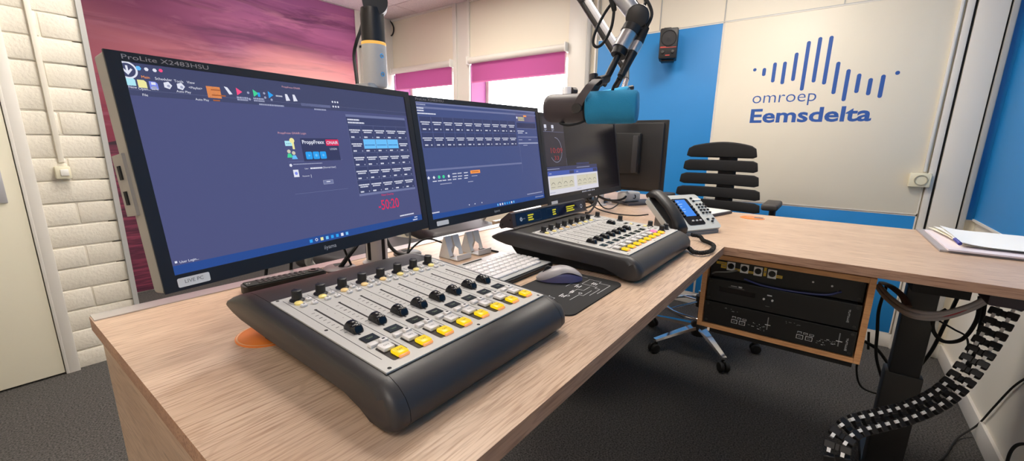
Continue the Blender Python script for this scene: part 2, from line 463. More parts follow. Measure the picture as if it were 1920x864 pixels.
# white post, its dark gaps, narrow blue strip in the corner, board on the right wall
st = MB()
st.box((XW - .015, -.533, ZC / 2), (.034, .118, ZC), frame_white, bevel=.002).box((XW - .006, -.468, ZC / 2), (.014, .010, ZC), black_matt)
st.box((XW - .014, -.447, ZC / 2), (.03, .03, ZC), frame_white, bevel=.002).box((XW - .006, -.597, ZC / 2), (.014, .008, ZC), black_matt)
st.box((XW - .02, -.611, ZC / 2), (.044, .022, ZC), frame_grey, bevel=.002)
structure(st.build('trim_5'), 'white wall post with dark joints')
board('wall_panel', 'narrow blue wall panel in the corner beside the white post', -.668, -.623, .846, ZC, blue_board, .008)
rb = thing('wall_panel', 'blue wall panel on the right wall above the papers', 'wall panel', T(1.4, YR, .848))
MB().box((.02, .006, (ZC - .848) / 2), (4.0, .012, ZC - .86), blue_board).build('board', rb, smooth=0)
MB().box((.02, .009, .006), (4.0, .018, .012), frame_white).build('edge_strip', rb, smooth=0)
st = MB().box((XW - .007, .53, .045), (.014, 2.39, .09), frame_white, bevel=.002); structure(st.build('baseboard_window'), 'white baseboard under the window wall')
st = MB().box((1.2, YR + .007, .045), (4.45, .014, .09), frame_white, bevel=.002); structure(st.build('baseboard_right'), 'white baseboard of the right wall')
o = MB().box((XW - .024, -.413, 1.60), (.014, .012, .98), white_plastic, bevel=.001).build('cable_conduit')
tag(o, 'thin white cable conduit above the wall socket', 'conduit')
so = thing('wall_socket', 'cream surface mounted power socket beside the white post', 'socket', T(XW - .017, -.399, 1.022))
MB().box((-.02, 0, .04), (.04, .094, .08), cream_plastic, bevel=.006).build('socket_box', so)
r = MB().lathe([(.030, 0), (.030, .003), (.025, .003), (.022, -.012), (0.0005, -.012)], mat('socket_well', (168, 162, 142), .45), Matrix(((0, 0, -1, -.041), (1, 0, 0, -.004), (0, 1, 0, .04), (0, 0, 0, 1))), 28, False)
for s in (-1, 1): r.box((-.031, -.004 + s * .0095, .04), (.004, .006, .006), black_matt)
r.build('socket_face', so)
# mural: printed sunset over water
def mural_mat():
    m = bpy.data.materials.new('sunset_print'); m.use_nodes = True
    nt = m.node_tree; N = nt.nodes.new; L = nt.links.new; b = nt.nodes['Principled BSDF']; b.inputs['Roughness'].default_value = .55
    tc = N('ShaderNodeTexCoord'); sep = N('ShaderNodeSeparateXYZ'); L(tc.outputs['Object'], sep.inputs[0])
    def noise(sx, sz, det, rough=.55, dist=.4):
        mp = N('ShaderNodeMapping'); mp.inputs['Scale'].default_value = (sx, 1, sz); L(tc.outputs['Object'], mp.inputs['Vector'])
        n = N('ShaderNodeTexNoise'); n.inputs['Scale'].default_value = 1; n.inputs['Detail'].default_value = det; n.inputs['Roughness'].default_value = rough
        n.inputs['Distortion'].default_value = dist; L(mp.outputs['Vector'], n.inputs['Vector']); return n.outputs['Fac']
    def math_(op, a, c, clamp=False):
        n = N('ShaderNodeMath'); n.operation = op; n.use_clamp = clamp
        for i, v in enumerate((a, c)):
            if isinstance(v, (int, float)): n.inputs[i].default_value = v
            else: L(v, n.inputs[i])
        return n.outputs[0]
    def ramp(f, stops):
        r = N('ShaderNodeValToRGB'); e = r.color_ramp.elements
        while len(e) < len(stops): e.new(.5)
        for el, (p, c) in zip(e, stops): el.position = p; el.color = lin(c)
        L(f, r.inputs['Fac']); return r.outputs['Color']
    def mix(f, a, c):
        n = N('ShaderNodeMix'); n.data_type = 'RGBA'; L(f, n.inputs[0])
        for i, v in ((6, a), (7, c)):
            if isinstance(v, tuple): n.inputs[i].default_value = lin(v)
            else: L(v, n.inputs[i])
        return n.outputs[2]
    X, Z = sep.outputs['X'], sep.outputs['Z']
    warp = math_('MULTIPLY', math_('SUBTRACT', noise(.8, 2.2, 3), .5), .32)
    zz = math_('ADD', math_('MULTIPLY', Z, 1 / ZC), warp)
    # pictured sky: warm band low, mauve high
    sky = ramp(zz, [(.46, (132, 44, 60)), (.54, (160, 50, 64)), (.64, (206, 106, 120)), (.72, (214, 128, 142)), (.80, (148, 72, 118)), (.88, (186, 104, 152)), (1.0, (160, 90, 146))])
    cl = noise(.9, 7.5, 6, .6, .9)
    dark = math_('MULTIPLY', math_('SUBTRACT', cl, .50, True), 5.0, True)
    sky = mix(math_('MULTIPLY', dark, .95), sky, (104, 46, 92))
    lite = math_('MULTIPLY', math_('SUBTRACT', noise(1.3, 9, 5, .6, 1.2), .52, True), 4.5, True)
    sky = mix(math_('MULTIPLY', lite, .55), sky, (226, 150, 176))
    # pictured sun glow to the right
    dx = math_('MULTIPLY', math_('SUBTRACT', X, 2.35), 1.0); dz = math_('MULTIPLY', math_('SUBTRACT', Z, 1.62), 1.7)
    rr = math_('SQRT', math_('ADD', math_('MULTIPLY', dx, dx), math_('MULTIPLY', dz, dz)), 0)
    g = math_('SUBTRACT', 1.0, math_('MULTIPLY', rr, 1.05), True)
    sky = mix(math_('MULTIPLY', g, 1.15, True), sky, (255, 186, 176))
    lf = math_('SUBTRACT', 1.0, math_('MULTIPLY', math_('SUBTRACT', X, .55), .75), True)
    sky = mix(math_('MULTIPLY', lf, .72, True), sky, (104, 32, 62))
    wv = noise(3.2, 46, 4, .6, .5)
    water = ramp(wv, [(.36, (66, 24, 46)), (.5, (92, 34, 58)), (.62, (128, 52, 76))])
    isw = math_('LESS_THAN', Z, 1.195)
    col = mix(isw, sky, water)
    isl = math_('MULTIPLY', math_('LESS_THAN', math_('ADD', math_('ABSOLUTE', math_('MULTIPLY', math_('SUBTRACT', X, .93), .26), 0), Z), 1.252), math_('GREATER_THAN', Z, 1.19))
    col = mix(isl, col, (44, 22, 38))
    L(col, b.inputs['Base Color']); return m
mu = thing('mural', 'wall-wide print of a purple and red sunset over dark water', 'mural', T(0, YM, 0))
MB().box((1.75, -.006, ZC / 2), (2.38, .012, ZC - .02), mural_mat()).build('print', mu, smooth=0)
MB().box((2.945, -.01, ZC / 2), (.012, .022, ZC - .01), frame_white).build('edge_strip', mu, smooth=0)
dk = thing('cable_trunking', 'white trunking box on the wall right of the mural behind the arm pole', 'trunking', T(2.99, YM, 1.0))
MB().box((.06, -.03, .62), (.13, .06, 1.27), white_plastic, bevel=.004).build('trunk', dk)
MB().box((.06, -.031, 1.265), (.136, .064, .025), black_plastic, bevel=.003).build('end_cap', dk, 'black end cap')

# unseen ceiling panels above the frame; window wall and camera ones added as fill
for k, (x, y) in enumerate([(1.25, 1.15), (.75, 2.35), (2.3, .45), (2.35, 2.7), (-.8, -.1)]):
    cl = thing('ceiling_light', ['square ceiling light panel above the desk', 'square ceiling light panel before the brick wall', 'square ceiling light panel above the chair', 'added square light panel brightening the window wall', 'added square fill light panel behind the camera'][k], 'ceiling light', T(x, y, ZC - .012), 'ceiling panel lights')
    e = MB()
    for s in (-1, 1): e.box((s * .29, 0, 0), (.02, .60, .022), frame_white).box((0, s * .29, 0), (.56, .02, .022), frame_white)
    e.build('frame', cl, smooth=0)
    MB().box((0, 0, .002), (.56, .56, .01), glow('lamp_diffuser', (255, 246, 233), LAMP) if k != 4 else glow('fill_diffuser_dim', (255, 246, 233), LAMP * .7)).build('diffuser', cl, smooth=0)

# ================================================================== DESKS
DT = 0.92                                   # desk top height
desk = thing('corner_desk', 'large L shaped oak laminate studio desk with aluminium rear rail', 'desk', T(1.2, .25, 0))
DL = T(-1.2, -.25, 0)
def desk_part(b, name, label=None, smooth=30):
    o = b.build(name, desk, label, smooth); o.matrix_local = DL; return o
top_a = MB().prism([(.108, .252), (1.48, .252), (2.278, 1.05), (.108, 1.05)], DT - .026, DT, wood_x, side=edge_wood_x)
desk_part(top_a, 'desktop', smooth=0)
top_b = MB().prism([(1.481, .252), (1.481, -.64), (2.323, -.64), (2.323, 1.05), (2.279, 1.05)], DT - .026, DT, wood_y, side=edge_wood_y)
desk_part(top_b, 'desktop', smooth=0)
desk_part(MB().box((.85, 1.033, DT + .0005), (1.48, .037, .003), alu).box((.85, 1.0525, DT - .012), (1.48, .004, .028), alu), 'rear_rail', 'brushed aluminium rear rail', 0)
desk_part(MB().box((.128, .68, (DT - .03) / 2), (.022, .72, DT - .03), wood_y, bevel=.001), 'side_panel', smooth=0)
for x, y in ((.35, .62), (1.9, -.29)):
    b = MB().box((x, y, .62), (.060, .080, .53), black_plastic, bevel=.004).box((x, y, .24), (.075, .10, .48), black_plastic, bevel=.004)
    if x == 1.9: b.box((x, y, .02), (.72, .09, .035), black_plastic, bevel=.006).box((x, y, .855), (.5, .12, .05), black_matt)
    else: b.box((x, y, .02), (.09, .62, .035), black_plastic, bevel=.006).box((x, y, .875), (.12, .5, .03), black_matt)
    desk_part(b, 'lift_column', 'black telescopic lift column')

guest = thing('guest_desk', 'second oak desk joined behind the corner desk under the turned monitor', 'desk', T(2.2, 1.1, 0))
GL = T(-2.2, -1.1, 0)
for b, n in ((MB().prism([(1.60, 1.056), (2.327, 1.056), (2.327, .84), (2.77, .84), (2.77, 1.228), (1.60, 1.228)], DT - .026, DT, wood_x, side=edge_wood_x), 'desktop'),
             (MB().box((2.10, 1.215, .47), (1.26, .022, .84), wood_z), 'modesty_panel'),
             (MB().box((2.755, 1.10, .445), (.022, .20, .89), wood_y), 'side_panel')):
    o = b.build(n, guest, smooth=0); o.matrix_local = GL

# grommets in the desk top
for k, (x, y, lab) in enumerate([(.562, .978, 'grey oval cable grommet left of the silver pole'), (.768, .962, 'dark oval cable grommet right of the silver pole')]):
    g = thing('cable_grommet', lab, 'cable grommet', T(x, y, DT))
    MB().lathe([(.040, 0), (.040, .003), (.036, .006), (.001, .006)], mat('grommet_mauve', (104, 86, 90), .5) if k == 0 else steel_dark, n=32, caps=False).build('rim', g)
    MB().prism([(-.006, .010), (.022, .010), (.026, .022), (.0, .030)], .0062, .0068, black_matt).build('slot', g, smooth=0)

# ================================================================== RACK BOX UNDER THE DESK
rack = thing('rack_cabinet', 'open birch plywood rack box hanging under the desk', 'rack cabinet', T(1.60, .094, .585))
RL = T(-1.60, -.094, -.585)
RY0, RY1, RZ0, RZ1 = -.146, .332, .585, .863
def rk(b, name, par=rack, L=RL, label=None, smooth=0):
    o = b.build(name, par, label, smooth); o.matrix_local = L; return o
rk(MB().box((1.80, RY0 + .008, (RZ0 + RZ1) / 2), (.40, .016, RZ1 - RZ0), birch), 'side_board')
rk(MB().box((1.80, RY1 - .008, (RZ0 + RZ1) / 2), (.40, .016, RZ1 - RZ0), birch), 'side_board')
rk(MB().box((1.80, (RY0 + RY1) / 2, RZ0 + .008), (.40, RY1 - RY0 - .033, .016), birch), 'bottom_board')
rk(MB().box((1.80, (RY0 + RY1) / 2, RZ1 - .008), (.40, RY1 - RY0 - .033, .016), birch), 'top_board')
rk(MB().box((1.992, (RY0 + RY1) / 2, (RZ0 + RZ1) / 2), (.014, RY1 - RY0 - .033, RZ1 - RZ0 - .033), black_matt), 'back_board')
b = MB()
for x in (1.66, 1.92):
    for y in (RY0 + .05, RY1 - .05): b.box((x, y, (RZ1 + DT - .026) / 2), (.03, .03, DT - .026 - RZ1), black_matt)
rk(b, 'hanger', label='black spacer blocks')
rk(MB().box((1.70, .08, RZ0 - .012), (.16, .42, .022), black_matt), 'under_rail', label='black rail below the box')
def rack_face(y, z, x=1.6): return Matrix(((0, 0, -1, x), (-1, 0, 0, y), (0, 1, 0, z), (0, 0, 0, 1)))   # local x runs to -Y, z towards the viewer
dev_black = mat('device_black', (15, 15, 16), .45)
def device(name, label, z0, z1, xf, dep=.3):
    d = thing(name, label, 'rack device', T(xf, .094, z0)); L = T(-xf, -.094, -z0)
    rk(MB().box((xf + .003, (RY0 + RY1) / 2, (z0 + z1) / 2), (.006, RY1 - RY0 - .040, z1 - z0), dev_black, bevel=.001), 'front_plate', d, L)
    rk(MB().box((xf + .006 + dep / 2, (RY0 + RY1) / 2, (z0 + z1) / 2), (dep, RY1 - RY0 - .06, z1 - z0 - .004), black_matt), 'chassis', d, L)
    s = MB()
    for y in (RY0 + .030, RY1 - .030):
        for z in (z0 + .010, z1 - .010): s.lathe([(.0042, 0), (.0042, .0015), (.001, .002)], steel_dark, rack_face(y, z, xf), 10, False)
    rk(s, 'screw', d, L, 'small steel rack screws'); return d, L
# connector panel at the top
d, L = device('connector_panel', 'black rack panel with white connector sockets and yellow tape labels', .775, .845, 1.628, .1)
xf = 1.627
for k, y in enumerate((.247, .204, .162, .120)):
    s = MB().box((0, 0, .0006), (.026, .031, .0025), label_white, rack_face(y, .822 - k * .0012, xf), bevel=.001, seg=1)
    s.lathe([(.0105, .002), (.0105, .004), (.0085, .004), (.0082, -.0)], black_matt, rack_face(y, .823 - k * .0012, xf), 18, False)
    s.lathe([(.0082, .0021), (.0001, .0021)], black_gloss, rack_face(y, .823 - k * .0012, xf), 18, False)
    rk(s, 'connector_socket', d, L, 'white square connector socket')
t = MB()
for y, z, w, h in ((.278, .829, .034, .009), (.270, .819, .018, .016), (.226, .813, .018, .008), (.183, .812, .016, .008), (.141, .822, .008, .030), (.099, .813, .019, .010)):
    t.box((0, 0, .0006), (w, h, .0012), yellow_label, rack_face(y, z, xf))
    t.box((0, 0, .0014), (w * .6, h * .22, .0004), ink, rack_face(y, z, xf))
rk(t, 'tape_label', d, L, 'yellow tape labels')
t = MB()
for y, z in ((.005, .815), (-.045, .812), (-.062, .797)): t.lathe([(.003, 0), (.003, .002), (.0005, .002)], print_white, rack_face(y, z, xf), 8, False)
rk(t, 'indicator', d, L)
# processor
d, L = device('audio_processor', 'upper black rack device with a dark slot and two white knobs', .690, .772, 1.606)
xf = 1.606
t = MB().box((0, 0, .0003), (.115, .017, .001), black_gloss, rack_face(.215, .738, xf))
rk(t, 'display_slot', d, L)
t = MB().text('980', print_white, rack_face(.212, .754, xf - .0004), height=.006, bold=.02).box((0, 0, .0003), (.05, .001, .0006), ink, rack_face(.218, .7515, xf)).box((0, 0, .0003), (.02, .003, .0006), ink, rack_face(.226, .757, xf))
t.box((0, 0, .0003), (.014, .004, .0008), print_white, rack_face(.116, .748, xf)).box((0, 0, .0003), (.012, .0015, .0006), ink, rack_face(.118, .709, xf))
rk(t, 'printed_marks', d, L)
for y, z in ((.131, .733), (.106, .733)): rk(MB().lathe([(.0035, 0), (.003, .006), (.0005, .006)], print_white, rack_face(y, z, xf), 12, False), 'knob', d, L, 'small white knob', 40)
def vertical_brand(b, y, z0, xf):
    for i in range(2): b.box((0, 0, .0003), (.007 - .001 * i, .0008, .0006), print_white, rack_face(y, z0 + .0028 * i, xf))
    z = z0 + .006; rnd = random.Random(11)
    for i in range(8):
        b.box((0, 0, .0003), (.0045, .0009, .0006), print_white, rack_face(y, z, xf)).box((0, 0, .0003), (.001, .003, .0006), print_white, rack_face(y + rnd.choice((-.0018, .0018)), z + .0012, xf)); z += .0046
t = MB(); vertical_brand(t, -.098, .712, xf); rk(t, 'printed_marks', d, L)
d, L = device('dual_codec', 'lower black rack device with two rows of small white framed buttons', .604, .686, 1.602)
xf = 1.602
for k, y in enumerate((.20, .005)):
    t = MB()
    for i in range(3): t.box((0, 0, .0004), (.012, .006, .001), print_white, rack_face(y + .012 - i * .0165, .645 - i * .0006, xf)).box((0, 0, .0007), (.010, .004, .001), dev_black, rack_face(y + .012 - i * .0165, .6443, xf))
    rk(t, 'button_row', d, L)
    for i in range(2):
        t = MB().box((0, 0, .0005), (.019, .014, .0015), print_white, rack_face(y + .010 - i * .025, .630, xf)).box((0, 0, .0010), (.016, .011, .0014), dev_black, rack_face(y + .010 - i * .025, .630, xf)).box((0, 0, .0016), (.008, .0022, .0008), ink, rack_face(y + .010 - i * .025, .630, xf))
        rk(t, 'framed_button', d, L)
    t = MB(); rnd = random.Random(5 + k)
    for i in range(16):
        t.box((0, 0, .0003), (rnd.choice((.003, .005, .007)), .0016, .0006), print_white if i % 3 == 0 else ink, rack_face(y - .035 - rnd.random() * .05, .620 + rnd.random() * .022, xf))
    for i in range(6): t.box((0, 0, .0003), (rnd.choice((.003, .008)), .0016, .0006), ink, rack_face(y + .06 - rnd.random() * .06, .664 + rnd.random() * .012, xf))
    t.box((0, 0, .0003), (.003, .045, .0008), ink, rack_face(y - .091, .650, xf)).box((0, 0, .0005), (.016, .002, .0012), print_white, rack_face(y - .092, .645, xf))
    rk(t, 'printed_marks', d, L)
t = MB(); vertical_brand(t, -.106, .620, xf); rk(t, 'printed_marks', d, L)
o = MB().tube(smooth_path([(1.624, .20, .785), (1.615, .14, .776), (1.612, .05, .776), (1.614, -.03, .783), (1.623, -.07, .80)]), .0035, mat('blue_cable', (26, 40, 96), .5)).build('patch_cable')
tag(o, 'blue patch cable looped across the front of the rack', 'cable')
o = MB().tube(smooth_path([(1.622, .225, .812), (1.610, .25, .805), (1.608, .29, .797), (1.622, .305, .785)]), .0028, mat('grey_cable', (120, 122, 118), .5)).build('patch_cable')
tag(o, 'grey patch cable hanging from the first white socket', 'cable')

# steel bracket, ribbon of cables, black switch box, cable spine under the right wing
br = MB().prism([(-.169, .57), (-.161, .57), (-.161, .85), (-.11, .85), (-.11, .888), (-.169, .888)], 2.035, 2.085, frame_grey, Matrix(((0, 0, 1, 0), (1, 0, 0, 0), (0, 1, 0, 0), (0, 0, 0, 1)))); tag(br.build('desk_bracket', smooth=0), 'grey steel bracket hanging beside the rack box', 'bracket')
rbp = [(1.9384, -0.1839, 0.7593), (1.8579, -0.21, 0.7409), (1.7464, -0.2508, 0.7376), (1.7192, -0.3098, 0.7518), (1.7144, -0.3635, 0.791), (1.7004, -0.4014, 0.84)]
rn = thing('cable_bundle', 'grey cable bundle with a red line sagging under the right desk wing', 'cable bundle', T(*rbp[3]))
for k, (dz, dy, r, m) in enumerate([(.010, 0, .0065, mat('bundle_grey', (158, 152, 152), .5)), (0, -.004, .006, mat('bundle_red', (158, 40, 52), .5)), (-.010, 0, .0065, mat('bundle_grey', (158, 152, 152), .5)), (-.002, .008, .0065, mat('bundle_grey', (158, 152, 152), .5))]):
    pts = [tuple(Vector(p) - Vector(rbp[3]) + Vector((0, dy, dz * (1 - abs(i - 2.5) * .18)))) for i, p in enumerate(rbp)]
    MB().tube(smooth_path(pts), r, m, 10).build('cable_strand', rn)
lb = MB().tube(smooth_path([(1.9484, -0.1928, 0.7707), (1.869, -0.21, 0.7799), (1.8378, -0.2387, 0.7613), (1.8038, -0.2506, 0.7411)]), .014, mat('leather_brown', (82, 58, 48), .55), 8, .005); tag(lb.build('cable_strap'), 'brown strap looped between the rack box and the black column', 'strap')
hs = thing('height_switch', 'black height control box under the edge of the right desk wing', 'control box', T(1.56, -.425, .862))
MB().box((0, 0, .015), (.10, .15, .034), mat('switch_plum', (44, 34, 42), .5), bevel=.006).build('housing', hs)
ar = MB().prism([(-.006, -.002), (0, .004), (.006, -.002), (.006, .0005), (0, .0065), (-.006, .0005)], 0, .0006, print_white, Matrix(((0, 0, -1, -.0502), (-1, 0, 0, -.030), (0, 1, 0, .014), (0, 0, 0, 1)))); ar.build('arrow_mark', hs, 'white arrow mark', 0)

spine_path = smooth_path([(1.8954, -0.4908, 0.8233), (1.8808, -0.4784, 0.773), (1.8471, -0.4559, 0.6961), (1.8101, -0.4317, 0.6303), (1.7556, -0.3952, 0.5536), (1.6858, -0.3454, 0.5037), (1.5964, -0.2745, 0.4767), (1.5059, -0.2018, 0.4687), (1.4379, -0.1467, 0.462), (1.3937, -0.1209, 0.4382), (1.3704, -0.1182, 0.3996), (1.3783, -0.1381, 0.3382), (1.4233, -0.1763, 0.264)], 24)
sp = thing('cable_spine', 'black segmented cable spine with white links curling from desk to floor', 'cable spine', T(*spine_path[0]))
P = [Vector(p) for p in spine_path]; camv = Vector((0, 0, 1.24))
cum = [0.0]
for a, c in zip(P, P[1:]): cum.append(cum[-1] + (c - a).length)
def along(s):
    i = max(j for j in range(len(cum)) if cum[j] <= s + 1e-9); i = min(i, len(P) - 2)
    t = (s - cum[i]) / max(cum[i + 1] - cum[i], 1e-9); return P[i].lerp(P[i + 1], t), (P[i + 1] - P[i]).normalized()
vert = MB().box((-.021, 0, 0), (.032, .022, .026), black_plastic, bevel=.003, seg=1).box((.021, 0, 0), (.032, .022, .026), black_plastic, bevel=.003, seg=1).box((0, .004, 0), (.03, .014, .020), black_plastic).mesh('vertebra')
lk = MB().box((-.016, -.006, .0175), (.010, .012, .014), label_white).box((.020, -.006, .0175), (.010, .012, .014), label_white).mesh('white_link')
s = .010; pitch = .034
while s < cum[-1] - .01 and s < 1.1:
    p, t = along(s)
    view = (p - camv).normalized(); w = t.cross(view).normalized(); n = w.cross(t)     # broad side across the path
    R = Matrix((w, n if n.dot(view) > 0 else n, t)).transposed()
    if R.determinant() < 0: R = Matrix((-w, n, t)).transposed()
    M = R.to_4x4() @ Matrix.Scale(.86, 4); M.translation = p - P[0]
    v = link('vertebra', vert, sp, None, M)
    link('white_link', lk, v, 'small white connecting links')
    s += pitch

# cables hanging behind the right wing
def hang(label, pts, r=.006, name='power_cable'): return cable(name, label, pts, r, group=None)
hang('black cable hanging straight down beside the rack box', [(2.0026, -0.2102, 0.7479), (1.9894, -0.2026, 0.6584), (2.0004, -0.2122, 0.5721), (2.0282, -0.228, 0.4606), (2.1184, -0.2732, 0.3277)], 0.0053)
hang('black cable loop sagging from the rack box to the black column', [(1.9993, -0.1802, 0.4858), (2.02, -0.1782, 0.3968), (2.063, -0.2082, 0.3057), (2.149, -0.2784, 0.2543)], 0.0037)
hang('black cable crossing behind the rack box corner to the column', [(2.0119, -0.1855, 0.5159), (2.0352, -0.2274, 0.4866), (2.097, -0.2719, 0.4188)], 0.0060)
hang('thin black plug lead standing behind the rack box', [(2.1183, -0.2003, 0.521), (2.1051, -0.2087, 0.4521)], 0.0045)
hang('thick black cable sloping from desk to floor past the column', [(2.0115, -0.4003, 0.776), (2.0644, -0.3943, 0.6434), (2.1132, -0.3863, 0.5065), (2.1637, -0.3688, 0.3959)], 0.0060)
hang('round black cable loop hanging in front of the right wall', [(1.9414, -0.4313, 0.7769), (1.9525, -0.4397, 0.6942), (1.934, -0.4164, 0.6277), (1.8951, -0.3684, 0.6183), (1.8797, -0.3352, 0.6523), (1.8703, -0.3283, 0.7009), (1.8785, -0.3527, 0.7326)], 0.0060)
hang('straight black cable dropping beside the round cable loop', [(2.0035, -0.4568, 0.7649), (1.9965, -0.4627, 0.6568), (1.9909, -0.462, 0.5711), (1.9905, -0.4588, 0.5104)], 0.0067)
hang('thin black lead curving across the white wall under the desk', [(1.8979, -0.3475, 0.6836), (1.9437, -0.3952, 0.6504), (1.9841, -0.4347, 0.62), (1.9886, -0.4484, 0.5675), (1.9861, -0.453, 0.5103)], 0.0030)
hang('long black cable curving from floor up to the right frame edge', [(2.142, -0.434, 0.006), (2.241, -0.513, 0.006), (2.462, -0.593, 0.008), (2.53, -0.655, 0.063), (2.438, -0.66, 0.2), (2.321, -0.662, 0.356), (2.205, -0.662, 0.462)], 0.0037)
hang('black cable loop against the white right wall near the carpet', [(1.8954, -0.5747, 0.2339), (1.8659, -0.5666, 0.3187), (1.8474, -0.5759, 0.3601), (1.8165, -0.6018, 0.3815)], 0.0045)
hang('black cable lying on the carpet behind the column foot', [(2.709, -0.432, 0.006), (2.79, -0.52, 0.006), (2.868, -0.588, 0.006)], 0.0045)

# ================================================================== STOOLS
def star_base(parent, L, R, hub_z, angs, m, foot=.075):
    h = MB().lathe([(.042, hub_z - .055), (.05, hub_z - .03), (.05, hub_z + .02), (.032, hub_z + .045)], steel_dark); h.build('hub', parent, local=L)
    for a in angs:
        c, s = math.cos(a), math.sin(a); M = L @ RZ(a)
        lg = MB()
        n = 6; secs = []
        for i in range(n + 1):
            t = i / n; x = .035 + (R - .035) * t; w = .026 - .010 * t; th = .020 - .007 * t; z = hub_z + .012 - (hub_z + .012 - .088) * (t ** 1.15)
            secs.append([(x, -w, z - th), (x, w, z - th), (x, w * .8, z), (x, -w * .8, z)])
        vs = [p for q in secs for p in q]; fs = []
        for i in range(n):
            for k in range(4): j = (k + 1) % 4; fs.append((4 * i + k, 4 * i + j, 4 * i + 4 + j, 4 * i + 4 + k))
        fs += [(3, 2, 1, 0), tuple(4 * n + k for k in range(4))]
        lg.add(vs, fs, m); lgo = lg.build('base_leg', parent, 'polished metal base leg', 60, M)
        cs = MB().rod((R - .012, 0, .055), (R - .012, 0, .082), .008, steel_dark)
        for y in (-.016, .016): cs.lathe([(.006, -.011), (.026, -.010), (.030, -.004), (.030, .004), (.026, .010), (.006, .011)], rubber, T(R - .012 + .012, y, .030) @ RX(PI / 2), 18)
        cs.box((R - .006, 0, .052), (.034, .012, .028), rubber, bevel=.005)
        cs.build('caster', lgo, 'black twin wheel caster')
ch = thing('drafting_chair', 'black drafting chair with horizontal slat backrest and polished star base', 'chair', T(2.70, .545, 0))
star_base(ch, IDENT, .33, .125, [math.radians(146 + 72 * k) for k in range(5)], chrome)
MB().rod((0, 0, .12), (0, 0, .36), .026, chrome).rod((0, 0, .34), (0, 0, .60), .017, chrome).build('gas_lift', ch)
b = MB(); ring = [(.21 * math.cos(2 * PI * i / 40), .21 * math.sin(2 * PI * i / 40), .25) for i in range(41)]
b.tube(ring, .011, chrome, 10)
for k in range(4): a = PI / 4 + PI / 2 * k; b.rod((.03 * math.cos(a), .03 * math.sin(a), .29), (.205 * math.cos(a), .205 * math.sin(a), .252), .007, chrome)
b.lathe([(.036, .26), (.036, .33)], steel_dark); b.build('foot_ring', ch, 'chrome foot ring')
MB().box((.0, 0, .60), (.24, .20, .05), steel_dark, bevel=.01).build('seat_mechanism', ch)
MB().box((-.01, 0, .665), (.46, .47, .075), fabric_black, bevel=.034, seg=4).build('seat', ch)
# backrest: slats on a spine, seen from the front (towards -X)
b = MB().tube(smooth_path([(.10, 0, .60), (.24, 0, .62), (.275, 0, .72), (.272, 0, .90), (.268, 0, 1.10), (.27, 0, 1.21)]), .052, black_plastic, 12, .013); b.build('back_spine', ch)
def slat(w0, w1, z0, z1, arch=0.0):
    """padded slat curved towards the sitter; w0 bottom width, w1 top width"""
    n = 18; m = MB(); vs = []; fs = []; prof = 8
    for i in range(n + 1):
        u = -1 + 2 * i / n; e = min(1.0, (1 - abs(u)) / .10); e = math.sqrt(max(0, 1 - (1 - e) ** 2)) if e < 1 else 1
        top = z1 - arch * u * u; bot = z0; cz = (top + bot) / 2; hh = (top - bot) / 2 * (.78 + .30 * e)
        for k in range(prof):
            a = 2 * PI * k / prof; dz = math.sin(a); dx = math.cos(a)
            z = cz + hh * (abs(dz) ** .5) * (1 if dz >= 0 else -1); f = (z - z0) / max(z1 - z0, 1e-6); w = w0 + (w1 - w0) * min(max(f, 0), 1)
            x = .215 + .02 * (1 - u * u) + dx * .022 * (.6 + .4 * e) - .035 * u * u
            vs.append((x, u * w / 2, z))
    for i in range(n):
        for k in range(prof): j = (k + 1) % prof; fs.append((i * prof + k, i * prof + j, (i + 1) * prof + j, (i + 1) * prof + k))
    fs += [tuple(range(prof)), tuple(reversed([n * prof + k for k in range(prof)]))]
    return m.add(vs, fs, fabric_black)
SL = [(.398, .36, 1.172, 1.262, .028), (.425, .406, 1.088, 1.152, 0), (.455, .438, 1.003, 1.068, 0), (.487, .470, .922, .983, 0), (.50, .49, .846, .902, 0), (.50, .50, .770, .826, 0)]
for w0, w1, z0, z1, ar in SL: slat(w0, w1, z0, z1, ar).build('back_slat', ch, local=T(0, .03, 0))
for s in (-1, 1):
    a = MB().tube(smooth_path([(.02, s * .20, .625), (.02, s * .29, .64), (.02, s * .30, .72), (.02, s * .30, .91)]), .017, black_plastic, 10)
    a.build('arm_post', ch)
    MB().box((-.0, s * .295, .925), (.24, .078, .036), mat('arm_pad', (62, 58, 56), .6), bevel=.012, seg=3).build('arm_pad', ch, 'dark grey arm pad')

def guest_stool(x, y, rz, label):
    g = thing('guest_stool', label, 'chair', T(x, y, 0) @ RZ(rz))
    star_base(g, IDENT, .30, .11, [math.radians(18 + 72 * k) for k in range(5)], chrome)
    MB().rod((0, 0, .10), (0, 0, .68), .022, chrome).build('gas_lift', g)
    MB().box((0, 0, .745), (.46, .46, .075), mat('seat_plum', (30, 24, 30), .5), bevel=.034, seg=4).build('seat', g)
    MB().tube(smooth_path([(0, .15, .70), (0, .25, .72), (0, .27, .80), (0, .27, .95)]), .02, black_plastic, 8, .01).build('back_spine', g)
    MB().box((0, .255, .93), (.42, .045, .20), mat('seat_plum', (30, 24, 30), .5), bevel=.02, seg=3).build('backrest', g)
    for s in (-1, 1):
        MB().tube(smooth_path([(s * .23, .1, .72), (s * .27, .08, .78), (s * .27, 0, .86), (s * .27, -.12, .865)]), .016, frame_grey, 8).build('armrest', g, 'pale armrest')
guest_stool(1.09, 1.62, .25, 'dark padded stool behind the desk below the first two monitors')
guest_stool(1.72, 1.74, -.3, 'dark padded stool behind the desk below the second monitor')

